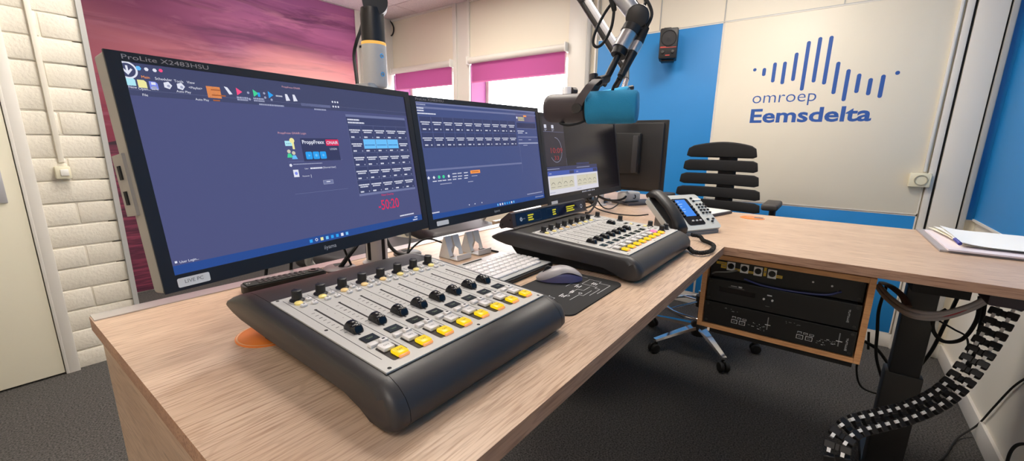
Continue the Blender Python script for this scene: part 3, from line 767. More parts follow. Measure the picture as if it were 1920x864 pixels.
# ================================================================== MONITORS
scr_bg = glow('screen_slate', (80, 82, 124), 1.0, .25); scr_bg2 = glow('screen_indigo', (74, 82, 128), 1.0, .25); scr_bar = glow('screen_taskbar', (44, 74, 142), 1.0, .25)
scr_top = glow('screen_ribbon', (70, 72, 104), 1.0, .25); scr_line = glow('screen_line', (112, 118, 158), 1.0); scr_dark = glow('screen_dark_cell', (62, 66, 104), 1.0)
ui_white = glow('ui_white', (226, 228, 242), 1.0); ui_grey = glow('ui_grey', (160, 164, 192), 1.0); ui_orange = glow('ui_orange', (255, 156, 70), 1.0); ui_red = glow('ui_red', (222, 40, 88), 1.0)
ui_blue = glow('ui_blue', (46, 160, 240), 1.0); ui_sky = glow('ui_sky', (108, 190, 248), 1.0); ui_cyan = glow('ui_cyan', (176, 232, 244), 1.0); ui_yellow = glow('ui_yellow', (240, 232, 160), 1.0)
ui_violet = glow('ui_violet', (128, 140, 232), 1.0); ui_green = glow('ui_green', (70, 210, 150), 1.0); ui_magenta = glow('ui_magenta', (250, 80, 130), 1.0); ui_peach = glow('ui_peach', (214, 160, 170), 1.0)
ui_navy = glow('ui_navy', (56, 58, 92), 1.0); scr_black = glow('screen_black', (18, 15, 20), 1.0, .18); ui_dkred = glow('ui_dark_red', (150, 44, 50), 1.0); ui_cream = glow('ui_cream', (206, 200, 180), 1.0)
bezel_black = mat('bezel_black', (34, 32, 36), .42); side_silver = mat('side_silver', (170, 164, 156), .45, .3)
FACE = Matrix(((1, 0, 0, 0), (0, 0, -1, 0), (0, 1, 0, 0), (0, 0, 0, 1)))       # local x right, local y up, facing the viewer
class UI(MB):
    """marks laid out in millimetres from the screen's upper left corner"""
    def __init__(s, w, hb): super().__init__(); s.w = w; s.hb = hb
    def P(s, u, v, l=0): return ((u - s.w / 2) / 1000, (s.hb - v) / 1000, .0003 + .00008 * l)
    def R(s, u0, v0, u1, v1, m, l=1): return s.quad(s.P(u0, v1, l), s.P(u1, v1, l), s.P(u1, v0, l), s.P(u0, v0, l), m, FACE)
    def poly(s, pts, m, l=2): return s.add([s.P(u, v, l) for u, v in pts], [tuple(range(len(pts)))], m, FACE)
    def ring(s, u, v, r0, r1, m, l=2, a0=0, a1=2 * PI, n=32):
        vs = []
        for i in range(n + 1):
            a = a0 + (a1 - a0) * i / n; vs += [s.P(u + r0 * math.cos(a), v + r0 * math.sin(a), l), s.P(u + r1 * math.cos(a), v + r1 * math.sin(a), l)]
        return s.add(vs, [(2 * i, 2 * i + 1, 2 * i + 3, 2 * i + 2) for i in range(n)], m, FACE)
    def X(s, t, u, v, h, m, bold=0.0, l=3, w=None):
        x, y, z = s.P(u, v, l); return s.text(t, m, FACE @ T(x, y, z), size=h * .72 / 700, width=w and w / 1000, bold=bold)
    def dashes(s, u, v, w, h, m, rnd, l=3):
        e = u + w
        while u < e - .6:
            k = min(rnd.uniform(1.2, 3.6), e - u); s.R(u, v - h, u + k, v, m, l); u += k + .55
def monitor(name, label, scr, w, h, marks, base_label, hb=None, sticker=None, title=None, logo=None, usb=False):
    o, e, up = (Vector(q) for q in scr); bk = up.cross(e)
    bot = h + 23.5
    org = o + e * (w / 2000) - up * (bot / 1000)
    M = Matrix((e, bk, up)).transposed().to_4x4(); M.translation = org
    t = thing(name, label, 'monitor', M, 'desk monitors')
    ox, oz = w / 2000, bot / 1000; ow = w / 1000 + .033; oh = bot / 1000 + .0125
    b = MB().prism(rounded(-ow / 2, 0, ow / 2, oh, .006), -.030, .0, side_silver, FACE)
    b.prism(rounded(-ow / 2 + .03, .03, ow / 2 - .03, oh - .03, .02), -.056, -.030, bezel_black, FACE)
    b.build('housing', t, 'silver sided housing')
    f = MB(); z0, z1 = bot / 1000 - h / 1000, bot / 1000      # screen bottom/top heights
    for x0, x1, y0, y1 in ((-ow / 2, -ox, 0, oh), (ox, ow / 2, 0, oh), (-ox, ox, 0, z0), (-ox, ox, z1, oh)):
        f.box(((x0 + x1) / 2, -.001, (y0 + y1) / 2), (x1 - x0, .004, y1 - y0), bezel_black)
    f.build('bezel', t, smooth=0)
    u = UI(w, bot); u.R(0, 0, w, h, marks[0], 0); marks[1](u); u.build('screen', t, 'lit screen with programme windows', 0)
    g = MB()
    if title: g.text(title[0], ui_peach_print, FACE @ T(-ox + .001, z1 + .0028, .0032), width=title[1] / 1000, height=.0062)
    if logo: g.text(logo, label_white, FACE @ T(-ox + .001, z1 + .0028, .0032), width=.1)
    g.text('iiyama', print_white, FACE @ T(-.020, .009, .0032), size=.011)
    g.build('printed_name', t, 'light printed lettering', 0)
    if sticker:
        s = MB().prism(rounded(sticker[0] / 1000 - ox, sticker[2] / 1000, sticker[1] / 1000 - ox, sticker[3] / 1000, .0022), .003, .0034, label_white, FACE)
        if sticker[4]: s.text(sticker[4], ink, FACE @ T((sticker[0] + sticker[1]) / 2000 - ox, sticker[2] / 1000 + .005, .0036), size=.0075, center=True)
        s.build('sticker', t, 'white sticker label', 0)
    # mount plate and arm to the pole behind the screen
    inv = M.inverted(); q = Vector((0, .056, .17)); px_, py_, dz_ = base_label; hz = (M @ q).z + dz_
    n = MB().box((0, .060, .17), (.10, .012, .10), steel_dark); p = inv @ Vector((px_, py_, hz)); el = inv @ Vector(((org.x + px_) / 2, py_ + .012, hz))
    n.rod(q, el, .013, steel_dark).rod(el, p, .013, steel_dark).rod(inv @ Vector((px_, py_, hz - .02)), inv @ Vector((px_, py_, hz + .02)), .027, steel_dark, n=20); n.build('mount_arm', t, 'dark mount arm reaching the pole')
    if usb:
        k = MB().prism([(-ow / 2 - .004, .115), (-ow / 2 + .03, .115), (-ow / 2 + .03, .205), (-ow / 2 - .004, .20)], -.046, -.012, side_silver, FACE); k.build('port_block', t, 'silver port block')
        for z in (.175, .140):
            MB().box((-ow / 2 - .0045, .028, z), (.003, .008, .019), black_matt).build('usb_port', t, 'black port')
    return t
ui_peach_print = mat('bezel_print', (168, 160, 160), .5)

def first_screen(u):
    rnd = random.Random(2)
    u.R(0, 0, 527, 44, scr_top); u.R(0, 283, 527, 296.5, scr_bar); u.R(0, 36, 527, 36.5, scr_line)
    c = (4.6, 10.7); u.ring(c[0], c[1], 9.2, 11.4, ui_white); u.R(c[0] - 1.2, c[1] - 6, c[0] + 1.2, c[1] + 5, ui_white, 3)
    u.poly([(c[0] - 6, c[1] - 1), (c[0] - 4.2, c[1] - 2.6), (c[0], c[1] + 2.5), (c[0] + 4.2, c[1] - 2.6), (c[0] + 6, c[1] - 1), (c[0], c[1] + 6.5)], ui_white)
    for p, m, r in (((17.5, 6.7), ui_sky, 3.2), ((26.4, 6.9), ui_white, 2.6), ((35.9, 7.0), ui_white, 2.6), ((43.2, 6.3), ui_magenta, 2.6)): u.ring(p[0], p[1], 0, r, m, n=6)
    for t, p, m in (('Main', (18.7, 18.6), ui_orange), ('Scheduler', (34.1, 18.8), ui_white), ('Tools', (56.7, 19.4), ui_white), ('View', (72.9, 19.4), ui_white)): u.X(t, p[0], p[1] + 1, 5.0, m)
    for p, m in (((5.6, 25.5), ui_cyan), ((17.8, 27.2), ui_yellow), ((30.7, 27.9), ui_violet)): u.poly([(p[0] - 5, p[1] - 5), (p[0] + 2.5, p[1] - 5), (p[0] + 5, p[1] - 2.5), (p[0] + 5, p[1] + 5.5), (p[0] - 5, p[1] + 5.5)], m)
    p = (30.7, 27.9); u.R(p[0] - 2.6, p[1] - 4, p[0] + 2.6, p[1] - .5, ui_white, 3); u.R(p[0] - 3, p[1] + 1.5, p[0] + 3, p[1] + 5, ui_grey, 3)
    for t, p in (('New', (1.7, 34.6)), ('Open...', (12.2, 35.6)), ('Save', (26.9, 34.5)), ('Auto Play', (56.8, 34.8)), ('File', (15.0, 43.9)), ('Auto Play', (79.3, 44.3)), ('<Playlist>', (73.9, 27.7))): u.X(t, p[0], p[1], 4.6, ui_white)
    for p in ((47.5, 26.1), (63.7, 25.8)):
        u.ring(p[0], p[1], 0, 5.5, ui_white, n=5); u.ring(p[0] + 1, p[1] + 1, 0, 2.2, ui_grey, 3, n=5)
    a, b = (97.8, 21.3), (117.4, 38.7); u.R(a[0], a[1], b[0], b[1], ui_orange)
    for i, w in enumerate((14, 20, 10)): u.R(a[0] + 6, a[1] + 4 + 8 * i, a[0] + 6 + w, a[1] + 6 + 8 * i, glow('ui_brown', (170, 96, 50), 1.0), 3)
    p = (128.9, 25.3); u.poly([(p[0] - 5, p[1] - 6), (p[0], p[1] - 5), (p[0] + 6, p[1] + 5), (p[0] + 1, p[1] + 6)], ui_white)
    for p, m in (((146.0, 25.2), ui_magenta), ((172.8, 25.2), ui_green), ((198.4, 25.5), ui_blue)): u.poly([(p[0] - 4, p[1] - 6), (p[0] + 5, p[1]), (p[0] - 4, p[1] + 6)], m)
    p = (177.9, 26.5); u.R(p[0] - 2, p[1] - 3, p[0] + 2, p[1] + 4, ui_blue, 3)
    for p in ((160.4, 25.5), (187.5, 23.8), (187.9, 30.9), (160.9, 35.9), (198.6, 33.6)): u.ring(p[0], p[1], 0, 2.2, ui_grey, n=5)
    for p in ((228.3, 27.4), (242.8, 27.0)): u.poly([(p[0] - 3, p[1] - 6), (p[0] + 1, p[1] - 6), (p[0] + 5, p[1] + 5), (p[0] - 3, p[1] + 6)], ui_white)
    p = (213.7, 25.9); u.R(p[0] - 6, p[1] - 1, p[0] + 6, p[1] + 1.4, ui_white)
    for p, w in (((140.5, 35.9), 18), ((140.6, 39.3), 18), ((167.1, 35.3), 18), ((167.3, 38.8), 18), ((175.0, 44.4), 44), ((279.2, 45.7), 26)): u.dashes(p[0], p[1], w, 2.6, ui_grey, rnd)
    a, b = (253.4, 36.7), (316.7, 41.2); u.R(a[0], a[1] - 2, b[0], a[1] + 3, scr_line)
    u.X('ProppFrexx ONAIR', *(222.4, 10.3), 4.2, ui_peach)
    for i in range(3):
        for j in range(2): p = (323.4, 27.3); u.ring(p[0] + 6 * i, p[1] + 9 * j, 0, 2, ui_white, n=6)
    u.X('ProppFrexx ONAIR Login', *(197.8, 92.1), 5.0, ui_peach)
    a = (207.1, 104.2); u.R(a[0], a[1], a[0] + 17, a[1] + 9, ui_cyan); u.ring(a[0] + 14, a[1] - .5, 0, 4.8, ui_yellow, 3, n=12); u.R(a[0] + 13, a[1], a[0] + 17, a[1] + 15, ui_yellow, 3)
    for i in range(3): u.ring(a[0] + 3.5 + 3 * i, a[1] + 5, 0, .8, ui_navy, 4, n=6)
    for q, m in (((211.5, 126.0), ui_green), ((220.1, 129.0), ui_sky)): u.ring(q[0], q[1] - 3, 0, 3.4, ui_cream, 3, n=12); u.poly([(q[0] - 5, q[1] + 8), (q[0] - 3, q[1] + 1), (q[0] + 3, q[1] + 1), (q[0] + 6, q[1] + 8)], m, 3)
    a, b = (238.0, 99.2), (318.9, 142.1); u.R(a[0], a[1], b[0], b[1], ui_navy)
    p = (241.0, 110.4); u.X('ProppFrexx', p[0], p[1] + 1.5, 8.2, ui_white, .02, w=(287.5, 110.0)[0] - p[0])
    a, b = (291.2, 101.3), (320.6, 113.3); u.R(a[0], a[1], b[0], b[1], ui_red, 2); u.X('ONAIR', a[0] + 1.5, a[1] + 9.2, 8.0, ui_white, .01, 4, w=b[0] - a[0] - 3)
    p = (298.3, 121.5); u.X('LOGIN', p[0], p[1], 5.2, ui_white)
    for i in range(3):
        a = (243.5, 124.2); x = a[0] + 15.2 * i; u.poly([(x + 1.5, a[1]), (x + 12, a[1]), (x + 13.5, a[1] + 1.5), (x + 13.5, a[1] + 12.5), (x + 12, a[1] + 14), (x + 1.5, a[1] + 14), (x, a[1] + 12.5), (x, a[1] + 1.5)], ui_blue); u.ring(x + 6.8, a[1] + 7, 0, 3, ui_sky, 3, n=(3, 6, 4)[i])
    q = (210.0, 147.9); u.ring(q[0], q[1], 0, 3, ui_white, n=5)
    p = (215.3, 147.2); u.dashes(p[0], p[1], 60, 1.6, ui_grey, rnd)
    a, b = (212.3, 156.2), (222.6, 169.5); u.R(a[0], a[1], b[0], b[1], ui_white); u.ring((a[0] + b[0]) / 2, (a[1] + b[1]) / 2, 0, 3, ui_violet, 3, n=8)
    p = (236.1, 156.5); u.X('User:', p[0], p[1], 3.6, ui_white); p = (247.6, 156.6); u.X('[Normal User]', p[0] + 28, p[1], 4.6, ui_white); u.dashes(p[0], p[1], 26, 2.8, ui_white, rnd)
    p = (228.9, 169.9); u.X('Password:', p[0], p[1], 3.4, ui_white); p = (246.1, 171.6); u.R(p[0], p[1] - 5, p[0] + .7, p[1] + 1, ui_white)
    a, b = (269.7, 179.4), (292.2, 187.4); u.R(a[0], a[1], b[0], b[1], ui_grey); u.R(a[0] + .7, a[1] + .7, b[0] - .7, b[1] - .7, scr_line, 2); u.R(a[0] + 7, a[1] + 2.5, b[0] - 7, a[1] + 4, ui_white, 3)
    a, b = (207.3, 141.1), (323.4, 199.8)
    for v in (a[1], b[1]): u.R(a[0], v, b[0], v + .5, scr_line)
    # grid of cart buttons
    a, b = (349.2, 49.7), (528.0, 217.2); u0, v0, u1, v1 = a[0], a[1], 519, b[1] + 2
    u.R(u0, v0, u1, v1, scr_dark); u.R(u0, v0, u1, v0 + 5, scr_line, 2); u.R(u0, v1 - 5, u1, v1, scr_line, 2)
    u.dashes(u0 + 3, v0 + 12, 30, 3, ui_white, rnd); u.dashes(u0 + 3, v0 + 18, 42, 3, ui_white, rnd)
    cw, chh = (u1 - u0) / 5, (v1 - v0 - 26) / 5
    for r in range(5):
        for k in range(5):
            x, y = u0 + k * cw, v0 + 21 + r * chh
            u.R(x, y, x + .5, y + chh, scr_line, 2); u.R(x, y, x + cw, y + .5, scr_line, 2)
            lit = r == 1 and k in (1, 2, 3)
            if lit: u.R(x + .8, y + .8, x + cw - .3, y + chh - 8, ui_sky, 3); u.dashes(x + 3, y + 14, cw - 6, 1.6, scr_bar, rnd, 4)
            else:
                u.dashes(x + 3, y + chh * .42, cw - 6, 2.6, ui_white, rnd); u.dashes(x + 6, y + chh * .56, cw - 13, 2.4, ui_white, rnd)
            u.dashes(x + 5, y + chh - 2, 9, 3, ui_white, rnd); u.dashes(x + cw - 7, y + chh - 2, 3, 2.4, ui_grey, rnd)
    p = (409.4, 225.0); u.X('Next Overlay', p[0], p[1], 6.4, ui_red)
    p = (395.7, 255.7); u.text('-50:20', ui_red, FACE @ T(*u.P(p[0], p[1], 3)), width=.062, height=.022, bold=.006)
    u.X('User Login...', *(10.3, 280.8), 4.8, ui_white); p = (4.5, 279.7); u.R(p[0], p[1] - 3, p[0] + 3, p[1], ui_white)
    p = (454.5, 278.3); u.dashes(p[0], p[1], 46, 2.8, ui_white, rnd); p = (500.7, 289.1); u.dashes(p[0], 288, 10, 2.4, ui_white, rnd); u.dashes(p[0] - 6, 293.5, 16, 2.4, ui_white, rnd)
    p = (220.6, 289.0)
    for i, m in enumerate((ui_blue, ui_white, ui_yellow, ui_sky, ui_blue, ui_blue, ui_white, ui_sky)):
        x = p[0] + i * 11.6; u.R(x - 3, 287, x + 3, 293, m, 3) if i != 1 else u.ring(x, 289.5, 1.7, 2.8, m, 3)

def second_screen(u):
    rnd = random.Random(4)
    u.R(0, 283, 527, 296.5, scr_bar); u.R(0, 0, 527, 4, scr_line); u.R(0, 11, 527, 16, scr_line)
    u.dashes(3, 8, 30, 3, ui_grey, rnd); u.dashes(3, 17, 22, 3, ui_white, rnd); u.dashes(3, 23, 22, 3, ui_white, rnd); u.dashes(3, 30, 62, 3, ui_white, rnd)
    cw = 400 / 10
    for r in range(2):
        for k in range(10):
            x, y = 5 + k * cw, 36 + r * 40
            u.R(x, y, x + cw - 1, y + 38, scr_dark); u.R(x, y, x + .5, y + 40, scr_line, 2)
            u.dashes(x + 3, y + 15, cw - 8, 2.6, ui_white, rnd); u.dashes(x + 7, y + 20, cw - 16, 2.6, ui_white, rnd)
            u.dashes(x + 8, y + 33, 11, 3.2, ui_white, rnd); u.dashes(x + cw - 12, y + 33, 4, 3.2, ui_white, rnd)
    u.R(413, 11, 522, 36, glow('ui_plum', (92, 88, 128), 1.0)); u.R(413, 40, 520, 57, ui_navy); u.R(413, 57, 524, 58, scr_line, 2)
    u.R(455, 15, 472, 20, ui_orange, 2)
    for i in range(3): u.dashes(424, 24 + 4.5 * i, 34, 2.2, ui_yellow, rnd)
    u.ring(418, 24, 0, 4, ui_white, n=5); u.dashes(413, 68, 36, 2.6, ui_white, rnd); u.dashes(415, 74, 26, 2.4, ui_white, rnd); u.dashes(456, 74, 10, 2.4, ui_white, rnd)
    u.R(411, 84, 524, 88, scr_line, 2); u.dashes(414, 96, 20, 2.4, ui_grey, rnd); u.dashes(470, 96, 14, 2.4, ui_grey, rnd); u.R(411, 104, 524, 108, ui_grey, 2); u.dashes(436, 114, 24, 2.2, ui_grey, rnd)
    u.R(0, 168, 415, 173, scr_line); u.R(415, 36, 415.6, 200, scr_line)
    for i, (x, m) in enumerate(((8, ui_white), (26, ui_white), (44, ui_green), (60, ui_green), (79, ui_white))): u.ring(x, 190, 0, 4.4, m, n=(4, 4, 12, 12, 5)[i])
    for x in (26, 44, 60, 79, 98, 118, 143, 143): u.dashes(x - 6, 201, 14, 2.4, ui_white, rnd)
    for x in (98, 118, 143):
        for y in (186, 194): u.dashes(x - 5, y, 16, 2.4, ui_white, rnd)
    u.R(165, 180, 206, 189, ui_orange, 2); u.R(170, 183.5, 200, 185.5, glow('ui_brown', (170, 96, 50), 1.0), 3); u.dashes(168, 197, 24, 2.4, ui_grey, rnd); u.dashes(44, 210, 42, 2.4, ui_grey, rnd); u.dashes(150, 212, 22, 2.4, ui_grey, rnd)
    u.dashes(2, 281, 26, 2.8, ui_white, rnd)
    for x in (142, 166, 196): u.ring(x, 275, 0, 1.8, ui_white, n=6)
    for i, m in enumerate((ui_sky, ui_white, ui_white, ui_sky, ui_blue, ui_blue, ui_white, ui_sky)): u.R(264 + i * 11.5, 287, 269.6 + i * 11.5, 293.4, m, 3)
    u.dashes(425, 276, 90, 3, ui_grey, rnd); u.dashes(470, 290, 50, 2.6, ui_grey, rnd)

def wide_screen(u):
    rnd = random.Random(6)
    a, b = (2.6, 60.1), (158.5, 178.8); c = (456.6, 174.7); d = (434.9, 273.1); e0 = (-4.2, 271.0)
    W0 = 0; WR = d[0]
    u.R(0, 0, b[0], b[1], glow('ui_charcoal', (52, 46, 54), 1.0)); u.R(b[0], 150, b[0] + 1, b[1], scr_line, 2); u.R(0, 52, b[0], 53, scr_line, 2)
    for x in (14, 66): u.R(x, 28, x + 16, 40, ui_white, 2); u.R(x + 7, 30, x + 9, 38, ui_navy, 3); u.dashes(x, 46, 18, 2.4, ui_grey, rnd); u.X('PGM', x + 2, 51, 4.2, ui_white)
    p = (82.7, 118.8); cx, cy = p[0], p[1]
    u.ring(cx, cy, 45, 46.4, ui_grey, 2, -PI / 2, PI * .80, 40)
    q = (44.7, 130.2); r = (133.6, 113.0); u.text('10:09', ui_dkred, FACE @ T(*u.P(q[0], q[1], 3)), width=(r[0] - q[0]) / 1000, height=.019, bold=.004)
    q = (64.9, 155.9); r = (100.5, 150.8); u.text('33', ui_dkred, FACE @ T(*u.P(q[0], q[1], 3)), width=(r[0] - q[0]) / 1000, height=.015, bold=.004)
    t = (144.6, 182.4)[1]
    u.R(0, t - 2, WR, t + 14, ui_navy, 2); u.dashes(6, t + 8, 90, 2.6, ui_grey, rnd); u.dashes(WR * .55, t + 8, 120, 2.6, ui_grey, rnd); u.R(WR * .55, t - 12, WR * .82, t - 4, ui_navy, 2)
    hb = t + 14
    for k in range(2):
        x0, x1 = WR * k / 2, WR * (k + 1) / 2
        u.R(x0, hb, x1, hb + 17, glow('ui_royal', (66, 88, 168), 1.0), 2); u.R(x1 - 44, hb + 2, x1 - 6, hb + 14, ui_navy, 3); u.X('METER', x0 + 16, hb + 11, 5.4, ui_white)
        u.R(x0, hb + 17, x1, 283, glow('ui_pearl', (214, 212, 222), 1.0), 2); u.R(x0 + 14, hb + 24, x1 - 12, 264, ui_cream, 3)
        w = (x1 - x0 - 26) / 4
        for j in range(4):
            mx = x0 + 14 + w * (j + .5); u.ring(mx, hb + 24 + 34, w * .30, w * .34, ink_ui, 4, PI * 1.15, PI * 1.85, 12); u.dashes(mx - w * .35, hb + 24 + 36, w * .6, 1.4, ink_ui, rnd, 4)
        u.R(x0 + (x1 - x0) / 2, hb + 24, x0 + (x1 - x0) / 2 + 1, hb + 44, ink_ui, 4)
        u.dashes(x0 + 8, 276, 40, 2.4, ui_grey, rnd)
    for i in range(9): u.R(WR * .62 + 14 * i, 288, WR * .62 + 14 * i + 5, 293, ui_white if i not in (3, 6) else ui_grey, 3)
    u.R(0, 283, 673, 296.5, glow('screen_black_bar', (26, 22, 28), 1.0, .2), 1)
ink_ui = glow('ui_ink', (96, 92, 84), 1.0)
monitor('computer_monitor', 'nearest large monitor showing a login window and the red countdown', ([0.1619, 0.7826, 1.3403], [0.99213, 0.12503, 0.00736], [-0.02582, 0.14664, 0.98885]), 527, 296.5, (scr_bg, first_screen), (.655, .948, -.01), sticker=(1, 43, 4.5, 18, 'LIVE PC'), title=('ProLite X2483HSU', 105), usb=True)
monitor('computer_monitor', 'middle monitor showing two rows of small buttons and a blue taskbar', ([0.7223, 0.8531, 1.338], [0.99987, -0.00118, 0.01624], [-0.01584, 0.16023, 0.98695]), 527, 296.5, (scr_bg2, second_screen), (.655, .948, .05), sticker=(10, 52, 5, 17, ''), title=('ProLite X2483HSU', 95))
monitor('computer_monitor', 'wide monitor behind the foam microphone showing a red digital clock', ([1.2972, 0.8591, 1.3349], [0.99939, 0.0349, 0.0], [-0.00558, 0.15978, 0.98714]), 672, 296.5, (scr_black, wide_screen), (1.714, 1.0) + (0,), sticker=(6, 52, 3, 15, ''))
# monitor turned away: its back faces the camera
m4 = thing('computer_monitor', 'black monitor seen from behind next to the drafting chair', 'monitor', T(2.20, 1.003, .92), 'desk monitors')
m4b = mat('matt_black_back', (19, 18, 20), .55)
b = MB().box((.02, 0, .262), (.022, .61, .366), m4b, bevel=.004).box((.002, 0, .262), (.02, .585, .342), black_plastic, bevel=.010)
b.build('housing', m4); MB().box((.0325, 0, .266), (.003, .59, .335), scr_black).build('screen', m4, smooth=0)
b = MB().box((-.022, .055, .275), (.034, .48, .21), m4b, bevel=.008); b.build('rear_box', m4)
MB().box((-.044, -.165, .272), (.016, .030, .19), mat('vent_grey', (42, 41, 44), .5), bevel=.004).build('cable_cover', m4, 'grey vertical strip')
MB().box((-.046, .10, .23), (.016, .045, .15), black_gloss, bevel=.005).box((-.04, .10, .10), (.03, .05, .19), black_plastic).box((-.01, .10, .0125), (.15, .20, .012), black_plastic, bevel=.004).build('stand', m4)
b = MB().rod((-.006, .07, .105), (-.05, .07, .09), .008, mat('vga_blue', (44, 46, 150), .5)).tube(smooth_path([(-.02, .085, .10), (-.035, .085, .07), (-.04, .088, .03)]), .009, mat('vga_blue', (44, 46, 150), .5)); b.build('video_plug', m4, 'blue video plug')

# ================================================================== CONSOLES
PROF = [(.012, .006), (.004, .010), (-.002, .019), (-.001, .033), (.006, .045), (.017, .0545), (.031, .0605), (.045, .0625), (.319, .0775), (.372, .0790), (.392, .0775), (.412, .0725), (.432, .0650), (.449, .0565), (.453, .0525), (.448, .0485), (.430, .0430), (.400, .0370), (.300, .0310), (.150, .0270), (.085, .0240), (.050, .0150), (.032, .006)]
def case_section(x0, x1, inset0, inset1):
    """case profile from x0 to x1, each end optionally drawn in with a rounded shoulder"""
    b = MB(); st = []
    if inset0: st += [(x0, .013), (x0 + .001, .0085), (x0 + .0035, .0042), (x0 + .008, .0013), (x0 + .014, 0)]
    else: st += [(x0, 0)]
    if inset1: st += [(x1 - .014, 0), (x1 - .008, .0013), (x1 - .0035, .0042), (x1 - .001, .0085), (x1, .013)]
    else: st += [(x1, 0)]
    cy, cz = .21, .040; n = len(PROF); vs = []; fs = []
    for x, ins in st:
        for y, z in PROF:
            vs.append((x, y + (ins if y < cy else -ins) * min(1, abs(y - cy) / .15), z + (-ins * .95 if z > .05 else ins * .25) * min(1, max(.12, (.452 - y) / .07))))
    for i in range(len(st) - 1):
        for k in range(n): j = (k + 1) % n; fs.append((i * n + k, i * n + j, (i + 1) * n + j, (i + 1) * n + k))
    fs += [tuple(reversed(range(n))), tuple((len(st) - 1) * n + k for k in range(n))]
    return b.add(vs, fs, case_grey)
def _knob(r, h):
    return MB().lathe([(r * 1.45, 0), (r * 1.45, .0012), (r * 1.02, .0035), (r, h), (r * .85, h + .0006), (.0002, h + .0006)], black_plastic, n=20, caps=False).box((0, r * .55, h + .0004), (.0012, r * .8, .001), steel_dark).mesh('gain_knob')
def _fader():
    b = MB(); nu, nv = 16, 10; vs = []; fs = []
    for i in range(nu + 1):
        t = i / nu; y = .0145 - .029 * t
        h = .0125 * min(1, 4.2 * t) ** .5 * min(1, 5 * (1 - t)) ** .5 - .0034 * math.exp(-((t - .66) / .11) ** 2)
        w = .0072 * (min(1, 7 * min(t, 1 - t) + .55))
        for k in range(nv + 1):
            a = PI * k / nv; vs.append((math.copysign(abs(math.cos(a)) ** .5, math.cos(a)) * w, y, max(h, .0004) * math.sin(a) ** .55 if 0 < k < nv else 0))
    for i in range(nu):
        for k in range(nv): fs.append((i * (nv + 1) + k, i * (nv + 1) + k + 1, (i + 1) * (nv + 1) + k + 1, (i + 1) * (nv + 1) + k))
    b.add(vs, fs, black_gloss); b.box((0, -.0047, .0092), (.0095, .0011, .0006), ink); return b.mesh('fader_cap', 70)
K_KNOB, K_FADER = _knob(.0075, .0165), _fader()
K_ROUND = {c: MB().lathe([(.0062, 0), (.0062, .0022), (.0048, .0034), (.0002, .0036)], c, n=18, caps=False).mesh('round_button') for c in (btn_yellow, btn_peach)}
K_SQ = MB().box((0, 0, .002), (.0085, .0078, .004), key_white, bevel=.0014).box((0, 0, .0041), (.0024, .0014, .0004), line_dark).mesh('square_button')
K_SMALL = MB().box((0, 0, .002), (.0115, .0088, .0045), key_white, bevel=.0012).mesh('small_key')
K_SMALL2 = MB().box((0, 0, .002), (.0105, .0088, .0045), key_white, bevel=.0012).box((0, 0, .0044), (.004, .003, .0004), line_dark).mesh('small_key')
def _key(m, top, word, skirt=None):
    b = MB().box((0, .001, .0028), (.0168, .0165, .0056), m, bevel=.002)
    if skirt: b.box((0, -.0078, .0016), (.0158, .004, .0032), skirt, bevel=.0012)
    b.text(word, line_dark, T(0, -.001, .00568), size=.0048, center=True); return b.mesh('channel_key')
K_ON, K_OFF, K_PINK = _key(key_white, 0, 'ON'), _key(key_amber, 0, 'OFF', key_amber_skirt), _key(key_pink, 0, 'ON')
K_LCD = MB().box((0, 0, .0006), (.0215, .0165, .0016), lcd_dark, bevel=.0004, seg=1).box((0, .0, .0016), (.010, .0008, .0002), lcd_text).box((0, -.002, .0016), (.007, .0007, .0002), lcd_text).mesh('channel_display')
K_LCDS = MB().box((0, 0, .0006), (.0215, .0095, .0016), lcd_dark, bevel=.0004, seg=1).mesh('channel_display')
